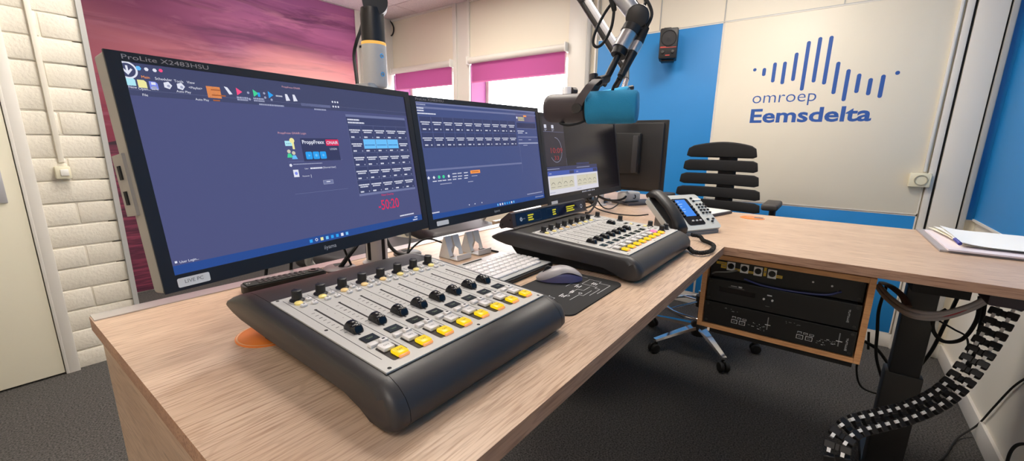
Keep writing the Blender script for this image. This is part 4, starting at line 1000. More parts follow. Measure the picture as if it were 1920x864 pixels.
def console(label, org, width, pw, px, chans, faders, extra=None):
    c = thing('audio_mixer', label, 'audio mixer', T(*org), 'broadcast mixing consoles')
    case_section(px + .0012, width - (px + .0012), False, False).build('console_body', c)
    case_section(0, px + .0004, True, False).build('end_cheek', c); case_section(width - px - .0004, width, False, True).build('end_cheek', c)
    MB().prism([(.034, .005), (.365, .005), (.398, .038), (.06, .028)], .024, width - .024, black_matt, Matrix(((0, 0, 1, 0), (1, 0, 0, 0), (0, 1, 0, 0), (0, 0, 0, 1)))).build('base_tray', c, 'dark inset base', 0)
    f = MB()
    for x in (.05, width - .05):
        for y in (.05, .27): f.lathe([(.012, 0), (.012, .008)], rubber, T(x, y, 0), 14)
    f.build('rubber_foot', c)
    # panel plane: from (y=.037) up to (y=.319)
    y0, z0, y1, z1 = .037, .0626, .319, .0783; s = math.atan2(z1 - z0, y1 - y0)
    PM = T(px, y1, z1) @ RX(s)                                   # x right, -y towards the front, z out of the panel
    pl = math.hypot(y1 - y0, z1 - z0)
    b = MB().box((pw / 2, -pl / 2, .0006), (pw, pl, .002), panel_silver)
    zt = .0017
    for u, v in ((.0085, .0035), (.0085, pl / 2), (.0085, pl - .006), (pw - .0085, .0035), (pw - .0085, pl - .006), (pw / 2, pl - .006), (pw / 2, .0035)): b.lathe([(.0026, 0), (.0001, 0.00005)], black_matt, T(u, -v, zt), 12, False)
    for k in range(chans + 1): b.box((.0135 + .038 * k, -.1325, zt), (.0007, .245, .0003), line_dark)
    for k in range(chans):
        u = .0315 + .038 * k
        b.box((u, -.128, zt), (.0026, .112, .0006), recess_black).lathe([(.0022, 0), (.0001, .0001)], black_matt, T(u, -.072, zt + .0003), 10, False)
        for j in range(9):
            v = .081 + .0105 * j; b.box((u - .0085, -v, zt), (.0048, .0006 if j != 2 else .0012, .0003), line_dark)
            if j % 2 == 0: b.lathe([(.0008, 0), (.0001, .0001)], line_dark, T(u + .013, -v, zt), 8, False)
        b.prism(rounded(u - .0095, -.2675, u + .0155, -.2285, .003), zt, zt + .0004, recess_black)
    if extra: extra[0](b, zt)
    b.build('control_panel', c, 'silver control panel', 0, PM)
    def put(name, me, u, v, lab=None, z=.0016): return link(name, me, c, lab, PM @ T(u, -v, z))
    for k in range(chans):
        u = .0315 + .038 * k
        put('gain_knob', K_KNOB, u - .001, .0195); put('round_button', K_ROUND[btn_yellow if k in (0, 1, 5, 6, 7) else btn_peach], u - .006, .0345, 'yellow round button')
        for du, dv in ((-.005, .048), (.011, .031), (.011, .0488)): put('square_button', K_SQ, u + du, dv)
        if faders[k] is not None: put('fader_cap', K_FADER, u + .002, faders[k])
        put('channel_display', K_LCD, u + .0025, .2008, 'dark display window'); put('small_key', K_SMALL, u - .006, .2205); put('small_key', K_SMALL2, u + .0105, .2195)
        put('on_key', K_PINK if extra and k == chans - 1 else K_ON, u + .0012, .2385, 'pink lit key' if extra and k == chans - 1 else 'white ON key'); put('off_key', K_OFF, u + .0062, .2590, 'amber lit OFF key')
    if extra: extra[1](put)
    sc = MB().lathe([(.003, 0), (.0005, .001)], chrome, T(.003, .045, .034) @ RY(-PI / 2), 10, False); sc.build('side_screw', c, 'steel side screw')
    return c
console('nearer grey mixing console beside the orange coaster', (.24, .335, DT), .366, .326, .020, 8, [.166] * 8)
def right_block(b, z):
    for u, v in ((.348, .172), (.347, .131)): pass
    for k in range(3): b.box((.348, -(.045 + .012 * k), z), (.03, .0006, .0003), line_dark)
    b.box((.3195, -.14, z), (.0007, .25, .0003), line_dark)
def right_put(put):
    for u, v in ((.371, .0995), (.371, .201), (.334, .250), (.370, .2505), (.366, .0195)): put('gain_knob', K_KNOB, u, v)
    for u, v in ((.348, .172), (.346, .131)): put('channel_display', K_LCDS, u, v, 'dark display window')
    for u, v in ((.338, .06), (.354, .06), (.338, .08), (.354, .08), (.336, .21), (.350, .21), (.352, .225), (.336, .19), (.352, .15)): put('square_button', K_SQ, u, v)
    for u, v in ((.352, .148), (.356, .19)): put('round_button', K_ROUND[btn_yellow], u, v)
console('farther grey mixing console in front of the black telephone handset', (.922, .325, DT), .432, .392, .020, 8, [.167] * 7 + [.100], (right_block, right_put))

# display bridge behind the farther console
mb = thing('display_bridge', 'long black display unit with yellow readouts on the farther console', 'display unit', T(.94, .70, 1.004))
pr = [(0, 0), (.006, .003), (.014, .040), (.024, .0415), (.052, .020), (.058, .002), (.05, -.006), (.03, 0)]
PMB = Matrix(((0, 0, 1, 0), (1, 0, 0, 0), (0, 1, 0, 0), (0, 0, 0, 1)))
MB().prism(pr, .016, .428, bezel_black, PMB).build('bridge_body', mb, smooth=0)
for x0, x1 in ((0, .0155), (.4285, .444)):
    b = MB().prism([(y * 1.02 - .001, z * 1.04 - .001) for y, z in pr], x0, x1, mat('bridge_cap', (58, 48, 52), .5), PMB)
    for y, z in ((.017, .022), (.045, .006)): b.lathe([(.003, 0), (.0005, .0006)], black_matt, T(x0 - .0002, y, z) @ RY(-PI / 2), 10, False)
    b.build('end_cap', mb, smooth=0)
ang = math.atan2(.008, .037); FB = T(.016, .0058, .0022) @ RX(-ang) @ FACE
b = MB().quad((.001, .002, .0006), (.411, .002, .0006), (.411, .036, .0006), (.001, .036, .0006), mat('bridge_glass', (30, 32, 56), .08), FB)
b.build('front_glass', mb, 'dark glass front', 0)
lcd_yel = glow('readout_yellow', (206, 196, 40), .9)
for k, (x, w, fr) in enumerate(((.055, .075, 1), (.165, .065, 1), (.285, .062, 0))):
    b = MB()
    if fr:
        for (a0, b0, a1, b1) in ((x, .006, x + w, .0066), (x, .031, x + w, .0316), (x, .006, x + .0006, .0316), (x + w, .006, x + w + .0006, .0316)): b.quad((a0, b0, .0009), (a1, b0, .0009), (a1, b1, .0009), (a0, b1, .0009), mat('readout_rim', (74, 84, 96), .5), FB)
    x2 = x + (.006 if k == 0 else .034 if k == 1 else .002); w2 = (.030, .022, .058)[k]
    for i in range(3): y = .025 - i * .007; b.quad((x2, y - .002, .0009), (x2 + w2 * (1, .8, .92)[i], y - .002, .0009), (x2 + w2 * (1, .8, .92)[i], y + .0022, .0009), (x2, y + .0022, .0009), lcd_yel, FB)
    b.build('readout', mb, 'yellow lit readout', 0)
b = MB()
for x, r in ((.026, .006), (.392, .007)):
    b.lathe([(r, .0009), (r * .35 if x < .1 else r * .7, .0009)], print_white, FB @ T(x, .018, 0), 20, False)
b.box((.040, .018, .0009), (.012, .003, .0002), ink, FB); b.build('printed_marks', mb, 'white printed emblem', 0)

# ================================================================== MICROPHONES AND ARMS
arm = thing('microphone_boom', 'silver desk pole with an orange ring and a jointed arm holding the nearer microphone', 'microphone arm', T(.655, .948, DT))
ax, ay = .655, .948
def ap(b, name, label=None, smooth=40): o = b.build(name, arm, label, smooth); o.matrix_local = T(-ax, -ay, -DT); return o
ap(MB().lathe([(.038, DT + .003), (.038, DT + .006), (.032, DT + .010)], pole_silver, T(ax, ay, 0), 32), 'base_flange')
b = MB().lathe([(.0275, DT + .008), (.0275, 1.375)], pole_silver, T(ax, ay, 0), 32)
for a in (2.2, 3.35, 4.75, .6): b.box((0, 0, 1.15), (.004, .009, .43), black_matt, T(ax + .0268 * math.cos(a), ay + .0268 * math.sin(a), 0) @ RZ(a))
ap(b, 'pole')
top = Vector((.690, .940, 0)); bb = Vector((ax, ay, 0))
b = MB().lathe([(.026, 1.372), (.029, 1.378), (.029, 1.468)], pole_silver, T(.678, ay - .004, 0), 36)
cam_dir = (Vector((0, 0, 1.42)) - Vector((.678, .944, 1.42))).normalized(); sd = Vector((-cam_dir.y, cam_dir.x, 0))
for z in (1.40, 1.442): 
    p = Vector((.678, .944, z)) + (cam_dir * .82 + sd * .57).normalized() * .0285; b.lathe([(.0055, 0), (.0055, .002), (.003, .002), (.0028, .0), (.0002, 0)], chrome, align(p, p + (cam_dir * .82 + sd * .57)), 14, False)
b.box((.665, .947, 1.374), (.05, .05, .008), alu_satin, bevel=.003)
ap(b, 'upper_sleeve', 'silver sleeve with two screws')
ap(MB().lathe([(.0285, 1.468), (.0292, 1.4695), (.0292, 1.4735), (.0285, 1.475)], glow('ring_orange', (255, 190, 90), 1.0), T(.678, ay - .004, 0), 36), 'signal_ring', 'orange lit ring')
ap(MB().lathe([(.028, 1.475), (.028, 1.535), (.026, 1.55)], steel_dark, T(.678, ay - .004, 0), 36), 'swivel', 'dark grey swivel')
J1 = Vector((.684, .938, 1.563)); APX = Vector((.80, .66, 1.86)); J2 = Vector((0.9001, 0.3666, 1.4933))
jd = (Vector((0, 0, 1.5)) - J1).normalized()
ap(MB().rod(J1 - jd * .022, J1 + jd * .022, .029, steel_dark, n=32), 'elbow_joint', 'round dark elbow joint')
ap(MB().rod(J1 + (APX - J1) * .05, APX, .014, alu_satin, n=20), 'lower_tube')
ap(MB().rod(APX - jd * .02, APX + jd * .02, .024, steel_dark, n=28), 'elbow_joint')
ap(MB().rod(APX, J2 + (APX - J2).normalized() * .012, .0165, alu_satin, n=20), 'upper_tube')
jd2 = (Vector((0, 0, 1.24)) - J2); jd2 = (jd2.normalized() + Vector((0, 0, .12))).normalized()
b = MB().lathe([(.0215, -.018), (.0232, -.014), (.0232, .014), (.0216, .0175), (.0195, .0185), (.0002, .019)], steel_dark, align(J2, J2 + jd2), 36); ap(b, 'head_joint', 'large round dark joint')
H0, H1 = Vector((0.8914, 0.3705, 1.473)), Vector((0.8687, 0.3841, 1.4291))
b = MB().rod(H0, H0 + (H1 - H0) * .3, .0200, steel_dark, n=28); b.rod(H0 + (H1 - H0) * .22, H1, .0185, alu, n=28); ap(b, 'head_tube', 'silver head tube')
H2, H3 = Vector((0.8644, 0.3861, 1.4195)), Vector((0.8408, 0.3988, 1.3704))
b = MB().rod(H1, H2 + (H2 - H1) * .3, .0155, black_plastic, n=24).rod(H2, H3, .0068, black_plastic, n=16); ap(b, 'head_stem', 'black threaded stem')
b = MB().tube(smooth_path([(0.8914, 0.4176, 1.5305), (0.8806, 0.4312, 1.5059), (0.8638, 0.4403, 1.4709), (0.8563, 0.4412, 1.4469), (0.8553, 0.4304, 1.4372), (0.8609, 0.4181, 1.447), (0.8744, 0.4108, 1.4751), (0.8833, 0.4112, 1.5074), (0.8914, 0.4176, 1.5305)]), .0030, rubber)
b.rod((0.8855, 0.4188, 1.5353), (0.8843, 0.4106, 1.5096), .0072, rubber, .0048)
ap(b, 'looped_lead', 'black lead looped over the upper tube')
cl = MB().tube(smooth_path([(0.7456, 1.0681, 1.5925), (0.7313, 1.0671, 1.5394), (0.7091, 1.0628, 1.4951), (0.6997, 1.0622, 1.4605), (0.6823, 1.0318, 1.4091), (0.6652, 1.0018, 1.3594)]), .0045, rubber); cl.rod((0.7534, 1.0728, 1.5873), (0.7432, 1.0698, 1.5661), .006, rubber); ap(cl, 'pole_lead', 'black lead hanging beside the pole')

def microphone(name, label, P0, P1, r0, r1, split, detail=True):
    """P0 rear end, P1 foam end"""
    P0, P1 = Vector(P0), Vector(P1); L = (P1 - P0).length; M = align(P0, P1); inv = M
    m = thing(name, label, 'microphone', M)
    def add(b, n, lab=None, sm=40): return b.build(n, m, lab, sm)
    s = split * L
    add(MB().lathe([(.0002, 0), (r0 * .80, .001), (r0 * .93, .005), (r0, .013), (r0, s)], mic_grey, n=40, caps=False), 'body', 'dark grey housing')
    add(MB().lathe([(r0 * .98, s - .002), (r1, s + .002), (r1, L - .010), (r1 * .95, L - .003), (r1 * .84, L), (.0002, L + .0005)], foam_blue, n=44, caps=False), 'foam_windscreen', 'blue foam windscreen')
    add(MB().lathe([(r0 * 1.015, s - .004), (r0 * 1.03, s - .001), (r0 * 1.03, s + .002), (r0, s + .003)], black_matt, n=40), 'rim_ring', 'black rim')
    return m, M, L
mic, MM, ML = microphone('studio_microphone', 'large microphone with a bright blue foam windscreen above the wide monitor', (0.7781, 0.5022, 1.3113), (0.8246, 0.3218, 1.312), .0285, .0315, .475)
minv = MM.inverted()
def mp(b, n, lab=None): o = b.build(n, mic, lab); o.matrix_local = minv; return o
YK = Vector((0.8331, 0.4051, 1.3596)); side = Vector((0.7469, 0.4008, 1.3162)); far = Vector((0.8464, 0.4441, 1.3292))
cm = (Vector((0.7781, 0.5022, 1.3113)) + Vector((0.8246, 0.3218, 1.312))) / 2; axd = (Vector((0.8246, 0.3218, 1.312)) - Vector((0.7781, 0.5022, 1.3113))).normalized()
C0 = MM @ Vector((0, 0, ML * .405)); toc = (Vector((0, 0, 1.24)) - C0); toc = (toc - axd * toc.dot(axd)).normalized(); upd = axd.cross(toc); upd = upd if upd.z > 0 else -upd
half = [C0 + toc * .0345 - upd * .008, C0 + toc * .0345 + upd * .004, C0 + toc * .0345 + upd * .022 + axd * .010, C0 + toc * .028 + upd * .040 + axd * .022, C0 + toc * .012 + upd * .050 + axd * .030]
pts = half + [C0 + upd * .052 + axd * .032] + [q - toc * 2 * (q - C0).dot(toc) for q in reversed(half)]
b = MB()
wv = []
for p in pts: wv += [tuple(p - axd * .0085), tuple(p + axd * .0085)]
cen = C0 + upd * .01
wo = [tuple(Vector(q) + (Vector(q) - cen).normalized() * .003) for q in wv]
n = len(pts)
b.add(wv + wo, [(2 * i, 2 * i + 1, 2 * i + 3, 2 * i + 2) for i in range(n - 1)] + [(2 * n + 2 * i + 2, 2 * n + 2 * i + 3, 2 * n + 2 * i + 1, 2 * n + 2 * i) for i in range(n - 1)]
      + [(2 * i, 2 * i + 2, 2 * n + 2 * i + 2, 2 * n + 2 * i) for i in range(n - 1)] + [(2 * i + 3, 2 * i + 1, 2 * n + 2 * i + 1, 2 * n + 2 * i + 3) for i in range(n - 1)] + [(0, 2 * n, 2 * n + 1, 1), (2 * n - 1, 4 * n - 1, 4 * n - 2, 2 * n - 2)], mic_grey)
b.rod(pts[5] - upd * .002, H3, .009, black_plastic); mp(b, 'yoke', 'dark grey yoke')
for s in (1, -1): mp(MB().rod(C0 + toc * s * .029, C0 + toc * s * .043, .0092, steel_dark, n=24), 'yoke_knob', 'round dark knob')
mp(MB().tube(smooth_path([MM @ Vector((0, 0, .04)) - upd * .028, (0.7549, 0.4532, 1.2803), (0.7594, 0.4372, 1.2761), (0.773, 0.4209, 1.2805), (0.7869, 0.4131, 1.2862)]), .0022, rubber), 'capsule_lead')
X0, X1, X2, X3 = Vector((0.8973, 0.3448, 1.4706)), Vector((0.8853, 0.3515, 1.4463)), Vector((0.8727, 0.3591, 1.422)), Vector((0.8495, 0.3718, 1.3745))
xl = thing('cable_plug', 'black and silver microphone cable plug clipped along the arm head', 'plug', T(*X1))
def xp(b, n, lab=None): o = b.build(n, xl, lab); o.matrix_local = T(*(-X1)); return o
d = (X2 - X1)
xp(MB().rod(X0, X1, .0062, rubber, .0088, 20), 'boot', 'black rubber boot'); xp(MB().rod(X1, X1 + d * .25, .0092, black_plastic, n=22), 'collar')
xp(MB().rod(X1 + d * .25, X2, .0098, alu, n=24), 'metal_sleeve', 'silver sleeve'); xp(MB().rod(X2, X3, .0092, black_plastic, .0075, 22), 'barrel')
b = MB().rod(X3, X3 + d * .25, .0052, rubber); xp(b, 'tail', 'black cable tail')
cable('microphone_cable', 'black microphone cable arching over the large round arm joint', [X0, (0.9188, 0.344, 1.499), (0.9296, 0.3567, 1.5255), (0.9348, 0.3737, 1.5438), (0.9437, 0.4076, 1.5748), (0.9475, 0.4748, 1.6312)], .0034, group=None)
cable('microphone_cable', 'short black lead curling from the plug tail to the microphone yoke', [X3 + d * .25, (0.8485, 0.384, 1.3578), (0.849, 0.3881, 1.3478)], .0030, group=None)
cable('microphone_cable', 'thin black lead looping on top of the large round joint', [(0.9236, 0.3876, 1.5414), (0.9159, 0.3739, 1.5231), (0.9235, 0.3631, 1.5211), (0.937, 0.3683, 1.5374), (0.9438, 0.3825, 1.5538)], .0030, group=None)

# second microphone on its own arm behind
arm2 = thing('microphone_boom', 'silver boom arm crossing behind the round joint to the farther microphone', 'microphone arm', T(2.0, .87, DT))
A2 = T(-2.0, -.87, -DT)
def a2(b, n, lab=None): o = b.build(n, arm2, lab); o.matrix_local = A2; return o
PT = Vector((2.006, 0.8498, 1.605)); PX2, PY2 = PT.x, PT.y
U0 = Vector((1.9037, 1.0543, 1.9241)); dn = (U0 - PT).normalized()
PO = Vector((2.0784, 0.9805, 1.4385))
a2(MB().lathe([(.034, DT), (.034, DT + .008)], alu_satin, T(PO.x, PO.y, 0), 28).lathe([(.019, DT + .008), (.019, PO.z)], alu_satin, T(PO.x, PO.y, 0), 24), 'pole')
a2(MB().rod(PO, PT, .014, steel_dark, n=24), 'swivel')
sdv = dn.cross((U0 - Vector((0, 0, 1.24))).normalized()).normalized(); sdv = sdv if sdv.z < 0 else -sdv
a2(MB().rod(PT, U0, .0185, alu_satin, n=20).rod(PT + sdv * .017, U0 + sdv * .017, .0165, steel_dark, n=18), 'lower_tube', 'silver tube with dark underside')
jv = (Vector((0, 0, 1.24)) - U0).normalized()
a2(MB().rod(U0 - jv * .03, U0 + jv * .03, .036, steel_dark, n=28), 'elbow_joint')
a2(MB().rod((1.3874, 0.6707, 1.4389), (1.3814, 0.7027, 1.4577), .009, black_plastic).rod((1.4682, 0.6221, 1.4586), PT, .010, black_plastic).rod((1.4248, 0.6123, 1.4151), (1.4682, 0.6221, 1.4586), .009, chrome).rod((1.3909, 0.6395, 1.4134), (1.4671, 0.5966, 1.4323), .008, steel_dark), 'arm_head', 'dark arm head')
mic2, M2M, M2L = microphone('studio_microphone', 'farther microphone whose blue foam shows behind the nearer one', (1.3443, 0.7541, 1.3733), (1.3658, 0.5644, 1.3967), .0225, .0285, .42)
b = MB().lathe([(.0225, -.020), (.0225, .0)], alu, n=24); b.build('rear_cap', mic2, 'silver rear cap')
b = MB().rod((1.361, 0.6919, 1.4477), (1.3647, 0.695, 1.4687), .015, black_plastic).rod((1.3714, 0.6795, 1.4514), (1.3739, 0.6523, 1.4328), .007, black_plastic); o = b.build('yoke_knob', mic2); o.matrix_local = M2M.inverted()

PB = (1.714, 1.0, 1.486)
p3 = thing('silver_pole', 'short silver pole top with a round knob behind the rear end of the nearer microphone', 'pole', T(PB[0], PB[1], DT))
MB().lathe([(.030, 0), (.030, .008), (.0195, .012), (.0195, PB[2] - DT - .003), (.018, PB[2] - DT)], alu_satin, n=28).build('pole', p3)
MB().rod((.021, -.010, PB[2] - DT - .016), (.044, -.018, PB[2] - DT - .016), .017, steel_dark, n=22).build('clamp_knob', p3, 'round dark knob')

# ================================================================== WALL LOUDSPEAKER
spk = thing('wall_speaker', 'small black loudspeaker mounted at the top of the blue wall panel', 'loudspeaker', T(3.30, 1.092, 1.830) @ RZ(.27))
SF = Matrix(((0, 0, -1, -.066), (-1, 0, 0, 0), (0, 1, 0, 0), (0, 0, 0, 1)))
MB().box((0, 0, .118), (.13, .122, .205), black_plastic, bevel=.010).build('cabinet', spk)
b = MB().lathe([(.054, .0005), (.053, .004), (.048, .004), (.046, 0)], black_matt, SF @ T(0, .152, 0), 32, False); b.build('surround', spk)
MB().lathe([(.048, .0008), (.036, -.0), (.020, .003), (.0002, .006)], mat('speaker_cone', (44, 42, 44), .7), SF @ T(0, .152, 0), 32, False).build('speaker_cone', spk)
b = MB().box((0, .090, .0006), (.112, .0035, .0012), red_print, SF).box((-.034, .094, .0007), (.036, .006, .0012), red_print, SF).box((0, .038, .0007), (.030, .006, .0012), red_print, SF); b.build('red_stripe', spk, 'red printed stripe', 0)
for s in (-1, 1): MB().lathe([(.011, .0005), (.010, .010), (.004, .011), (.0002, .011)], steel_dark, SF @ T(s * .034, .060, 0), 18, False).build('control_knob', spk)
MB().box((.095, 0, .11), (.07, .04, .06), black_plastic, bevel=.004).build('wall_bracket', spk); MB().box((.0, 0, .009), (.07, .09, .014), black_plastic, bevel=.003).build('bottom_bracket', spk); MB().box((.0, .015, .226), (.04, .05, .014), black_plastic, bevel=.003).build('top_bracket', spk)

# ================================================================== DESK TELEPHONE
ph_yaw = math.atan2(-.46, .89)
ph = thing('desk_telephone', 'silver and black desk telephone with a blue lit display', 'telephone', T(1.506, .428, DT) @ RZ(ph_yaw))
tilt = math.radians(38); PW, PLN = .258, .178
PHM = T(0, 0, .020) @ RX(tilt)                                 # face: x right, y up the slope, z out
tel_silver = mat('telephone_silver', (196, 198, 194), .38, .1)
b = MB().prism(rounded(0, 0, PW, PLN, .016), -.020, .0, tel_silver, PHM); b.build('base_shell', ph)
b = MB().prism([(.02, 0), (PW - .02, 0), (PW - .02, .112), (.02, .112)], 0, .012, mat('telephone_grey', (120, 122, 124), .5)); b.prism([(.04, .012), (.122, .012), (.116, .076), (.110, .076)], -PW + .03, -.03, mat('telephone_grey', (120, 122, 124), .5), Matrix(((0, 0, -1, 0), (1, 0, 0, 0), (0, 1, 0, 0), (0, 0, 0, 1))))
b.build('foot_stand', ph)
b = MB().prism(rounded(.103, .022, .189, .157, .010), 0, .0015, black_gloss, PHM); b.build('display_bezel', ph, 'black display surround')
b = MB().quad((.119, .065, .002), (.172, .065, .002), (.172, .151, .002), (.119, .151, .002), glow('phone_lcd', (70, 142, 240), 1.0, .2), PHM)
rnd = random.Random(8)
for y in (.139, .126, .113, .100, .087): w_ = rnd.uniform(.008, .02); b.quad((.124, y, .0022), (.124 + w_, y, .0022), (.124 + w_, y + .003, .0022), (.124, y + .003, .0022), glow('phone_lcd_text', (170, 206, 250), 1.0), PHM)
b.build('display', ph, 'blue lit display', 0)
kb_ = MB().box((0, 0, .0025), (.0105, .0075, .005), black_gloss, bevel=.002).mesh('dial_key')
k_si = MB().box((0, 0, .0025), (.0105, .0065, .005), alu_satin, bevel=.002).mesh('soft_key')
for r in range(4):
    for c in range(3): link('dial_key', kb_, ph, None, PHM @ T(.216 + .0185 * c, .121 - .0148 * r, 0))
for x, y in ((.211, .155), (.213, .140), (.214, .044), (.228, .032), (.242, .044)): link('function_key', kb_, ph, None, PHM @ T(x, y, 0))
for i in range(6): link('line_key', kb_, ph, None, PHM @ T(.111, .145 - .0155 * i, .0015)); 
for i in range(4): link('line_key', kb_, ph, None, PHM @ T(.181, .112 - .0145 * i, .0015))
for i in range(3): link('soft_key', k_si, ph, 'silver soft key', PHM @ T(.132 + .0195 * i, .040, .0015))
MB().prism(rounded(-.020, -.004, .020, .004, .0038), 0, .003, white_plastic, PHM @ T(.238, .147, 0)).build('message_key', ph)
MB().prism(rounded(.005, .004, .058, PLN - .006, .012), 0, .004, black_plastic, PHM).build('cradle', ph, 'black handset cradle')
hsn = thing('telephone_handset', 'black handset resting on the left side of the desk telephone', 'handset', T(1.506, .428, DT) @ RZ(ph_yaw))
HY = [(-.010, .010), (-.004, .028), (.014, .034), (.045, .039), (.090, .044), (.130, .041), (.155, .038), (.172, .036), (.186, .028), (.190, .010)]
vs = []; fs = []; sec = 12; secs = []
for i, (y, zt) in enumerate(HY):
    f = i / (len(HY) - 1); w = .025 + .004 * abs(2 * f - 1); th = (.012 if 2 < i < 7 else .022) * (1 if 0 < i < len(HY) - 1 else .4)
    for k in range(sec):
        a = 2 * PI * k / sec; vs.append((.034 + w * abs(math.cos(a)) ** .7 * (1 if math.cos(a) >= 0 else -1), y, zt - th + th * abs(math.sin(a)) ** .7 * (1 if math.sin(a) >= 0 else -1)))
for i in range(len(HY) - 1):
    for k in range(sec): j = (k + 1) % sec; fs.append((i * sec + k, i * sec + j, (i + 1) * sec + j, (i + 1) * sec + k))
fs += [tuple(reversed(range(sec))), tuple((len(HY) - 1) * sec + k for k in range(sec))]
MB().add(vs, fs, black_plastic, PHM).build('grip', hsn, smooth=60)
coil = []; path = [(1.381, 0.363, 0.94), (1.338, 0.323, 0.93), (1.304, 0.303, 0.93), (1.307, 0.28, 0.93), (1.353, 0.265, 0.93), (1.426, 0.273, 0.93), (1.466, 0.295, 0.93), (1.494, 0.321, 0.93), (1.525, 0.34, 0.935), (1.509, 0.364, 0.94)]
sm = smooth_path(path, 40); b = MB(); P2 = [Vector(p) for p in sm]; pts = []
for i, p in enumerate(P2[:-1]):
    t = (P2[i + 1] - p).normalized(); sdx = t.cross(Vector((0, 0, 1))).normalized(); upx = sdx.cross(t); a = i * .95; pts.append(tuple(p + sdx * math.cos(a) * .0052 + upx * math.sin(a) * .0052))
b.tube(pts, .0022, rubber, 5); b.tube(sm[::6], .0034, rubber, 6)
tag(b.build('coiled_cord'), 'black coiled telephone cord looped on the desk', 'cord')

# ================================================================== KEYBOARD, MOUSE, PAD
kb = thing('keyboard', 'compact white keyboard between the two mixing consoles', 'keyboard', T(.617, .560, DT))
KW, KD = .306, .175
b = MB().box((KW / 2, KD / 2, .0075), (KW, KD, .009), black_plastic, bevel=.002).box((KW / 2, KD / 2 + .004, .0125), (KW - .004, KD - .010, .005), silver_plastic, bevel=.001); b.box((KW / 2, .010, .0146), (KW - .006, .012, .0016), frame_grey); b.box((.17, KD - .012, .0155), (.07, .005, .0015), black_matt); b.build('key_bed', kb, 'silver and black key bed')
MB().box((.03, KD - .02, .0015), (.03, .01, .003), rubber).box((KW - .03, KD - .02, .0015), (.03, .01, .003), rubber).box((KW / 2, .02, .0015), (KW - .05, .01, .003), rubber).build('rubber_foot', kb)
def keycap(w): return MB().box((0, 0, .0025), (w, .0165, .005), key_white, bevel=.0014, seg=1).box((-w * .2, .003, .0051), (.0026, .002, .0003), ink).mesh('key_cap')
KC = {}
for r in range(6):
    x = .006; y = .028 + r * .0205; row = [(.0185,)] * 15 if r in (1, 2, 3, 4) else ([(.0185,)] * 15 if r == 5 else [(.0185,), (.0185,), (.0185,), (.095,), (.0185,), (.0185,), (.0185,), (.0185,), (.0185,), (.0185,)])
    for (w,) in row:
        if x + w > KW - .004: break
        if w not in KC: KC[w] = keycap(w)
        link('key_cap', KC[w], kb, None, T(x + w / 2, y, .0150)); x += w + .0013
pad = thing('mouse_pad', 'black mouse pad with white printed diagrams under the mouse', 'mouse pad', T(.785, .452, DT))
MB().prism(rounded(-.125, -.095, .127, .080, .022, 7), 0, .003, mat('pad_black', (26, 25, 25), .8)).build('pad_sheet', pad)
b = MB(); rnd = random.Random(9); z = .0032
def pl(x0, y0, x1, y1, w=.0009):
    d = Vector((x1 - x0, y1 - y0, 0)); n = Vector((-d.y, d.x, 0)).normalized() * w / 2
    b.add([(x0 - n.x, y0 - n.y, z), (x1 - n.x, y1 - n.y, z), (x1 + n.x, y1 + n.y, z), (x0 + n.x, y0 + n.y, z)], [(0, 1, 2, 3)], print_white)
def po(*q):
    for a_, c_ in zip(q, q[1:]): pl(*a_, *c_)
po((.108, -.010), (.108, .022), (.085, .022)); po((.02, -.078), (.088, -.078), (.088, -.05), (.100, -.05), (.100, -.020), (.06, -.020), (.06, -.055)); po((.0, -.070), (.05, -.070), (.05, -.058), (.062, -.058)); po((-.02, -.030), (.02, -.030), (.02, -.045), (.052, -.045))
po((-.05, -.05), (-.01, -.05), (-.01, -.06), (.03, -.06)); po((.02, .0), (.045, .0), (.045, -.018)); po((.085, .022), (.085, .05)); po((-.1, -.02), (-.06, -.02), (-.06, .01))
for x, y, n_ in ((.070, -.040, 3), (.030, -.018, 3), (.062, .018, 3), (-.01, -.028, 2), (.085, .040, 3), (-.045, -.022, 3), (-.07, .0, 2), (-.09, .035, 3)):
    for i in range(n_): w = rnd.uniform(.010, .022); b.quad((x, y - .005 * i, z), (x + w, y - .005 * i, z), (x + w, y - .005 * i + .0022, z), (x, y - .005 * i + .0022, z), print_white)
for x, y in ((.0, -.048), (-.03, -.034), (.04, .03)):
    b.lathe([(.0042, z), (.0030, z)], print_white, T(x, y, 0), 16, False)
b.build('printed_diagram', pad, 'white printed lines', 0)
ms = thing('computer_mouse', 'grey and violet wireless mouse on the printed pad', 'mouse', T(.835, .487, DT + .003) @ RZ(math.radians(128)))
def mouse_half(zlo, zhi, m, sc):
    """shell between two relative heights; x forward"""
    b = MB(); nu, nv = 20, 16; vs = []; fs = []
    for i in range(nu + 1):
        t = i / nu; x = -.0535 + .107 * t; wid = .031 * (math.sin(PI * min(max(t, .012), .988)) ** .42) * (1 - .12 * math.sin(PI * t)); hgt = .038 * (math.sin(PI * min(max(t * .93 + .04, .0), 1)) ** .62) * (1.02 - .25 * t)
        for k in range(nv + 1):
            a = PI * k / nv; y = math.cos(a) * wid * sc; zz = hgt * math.sin(a) ** .6
            vs.append((x, y, min(max(zz, hgt * zlo), hgt * zhi) * sc + .001))
    for i in range(nu):
        for k in range(nv): fs.append((i * (nv + 1) + k, (i + 1) * (nv + 1) + k, (i + 1) * (nv + 1) + k + 1, i * (nv + 1) + k + 1))
    return b.add(vs, fs, m)
mouse_half(0, .62, mat('mouse_violet', (98, 92, 128), .4), .985).build('lower_shell', ms, 'violet lower shell', 60)
mouse_half(.0, .70, black_plastic, .993).build('trim_band', ms, 'dark band', 60) if False else None
b = MB(); nu, nv = 26, 18; vs = []; fs = []
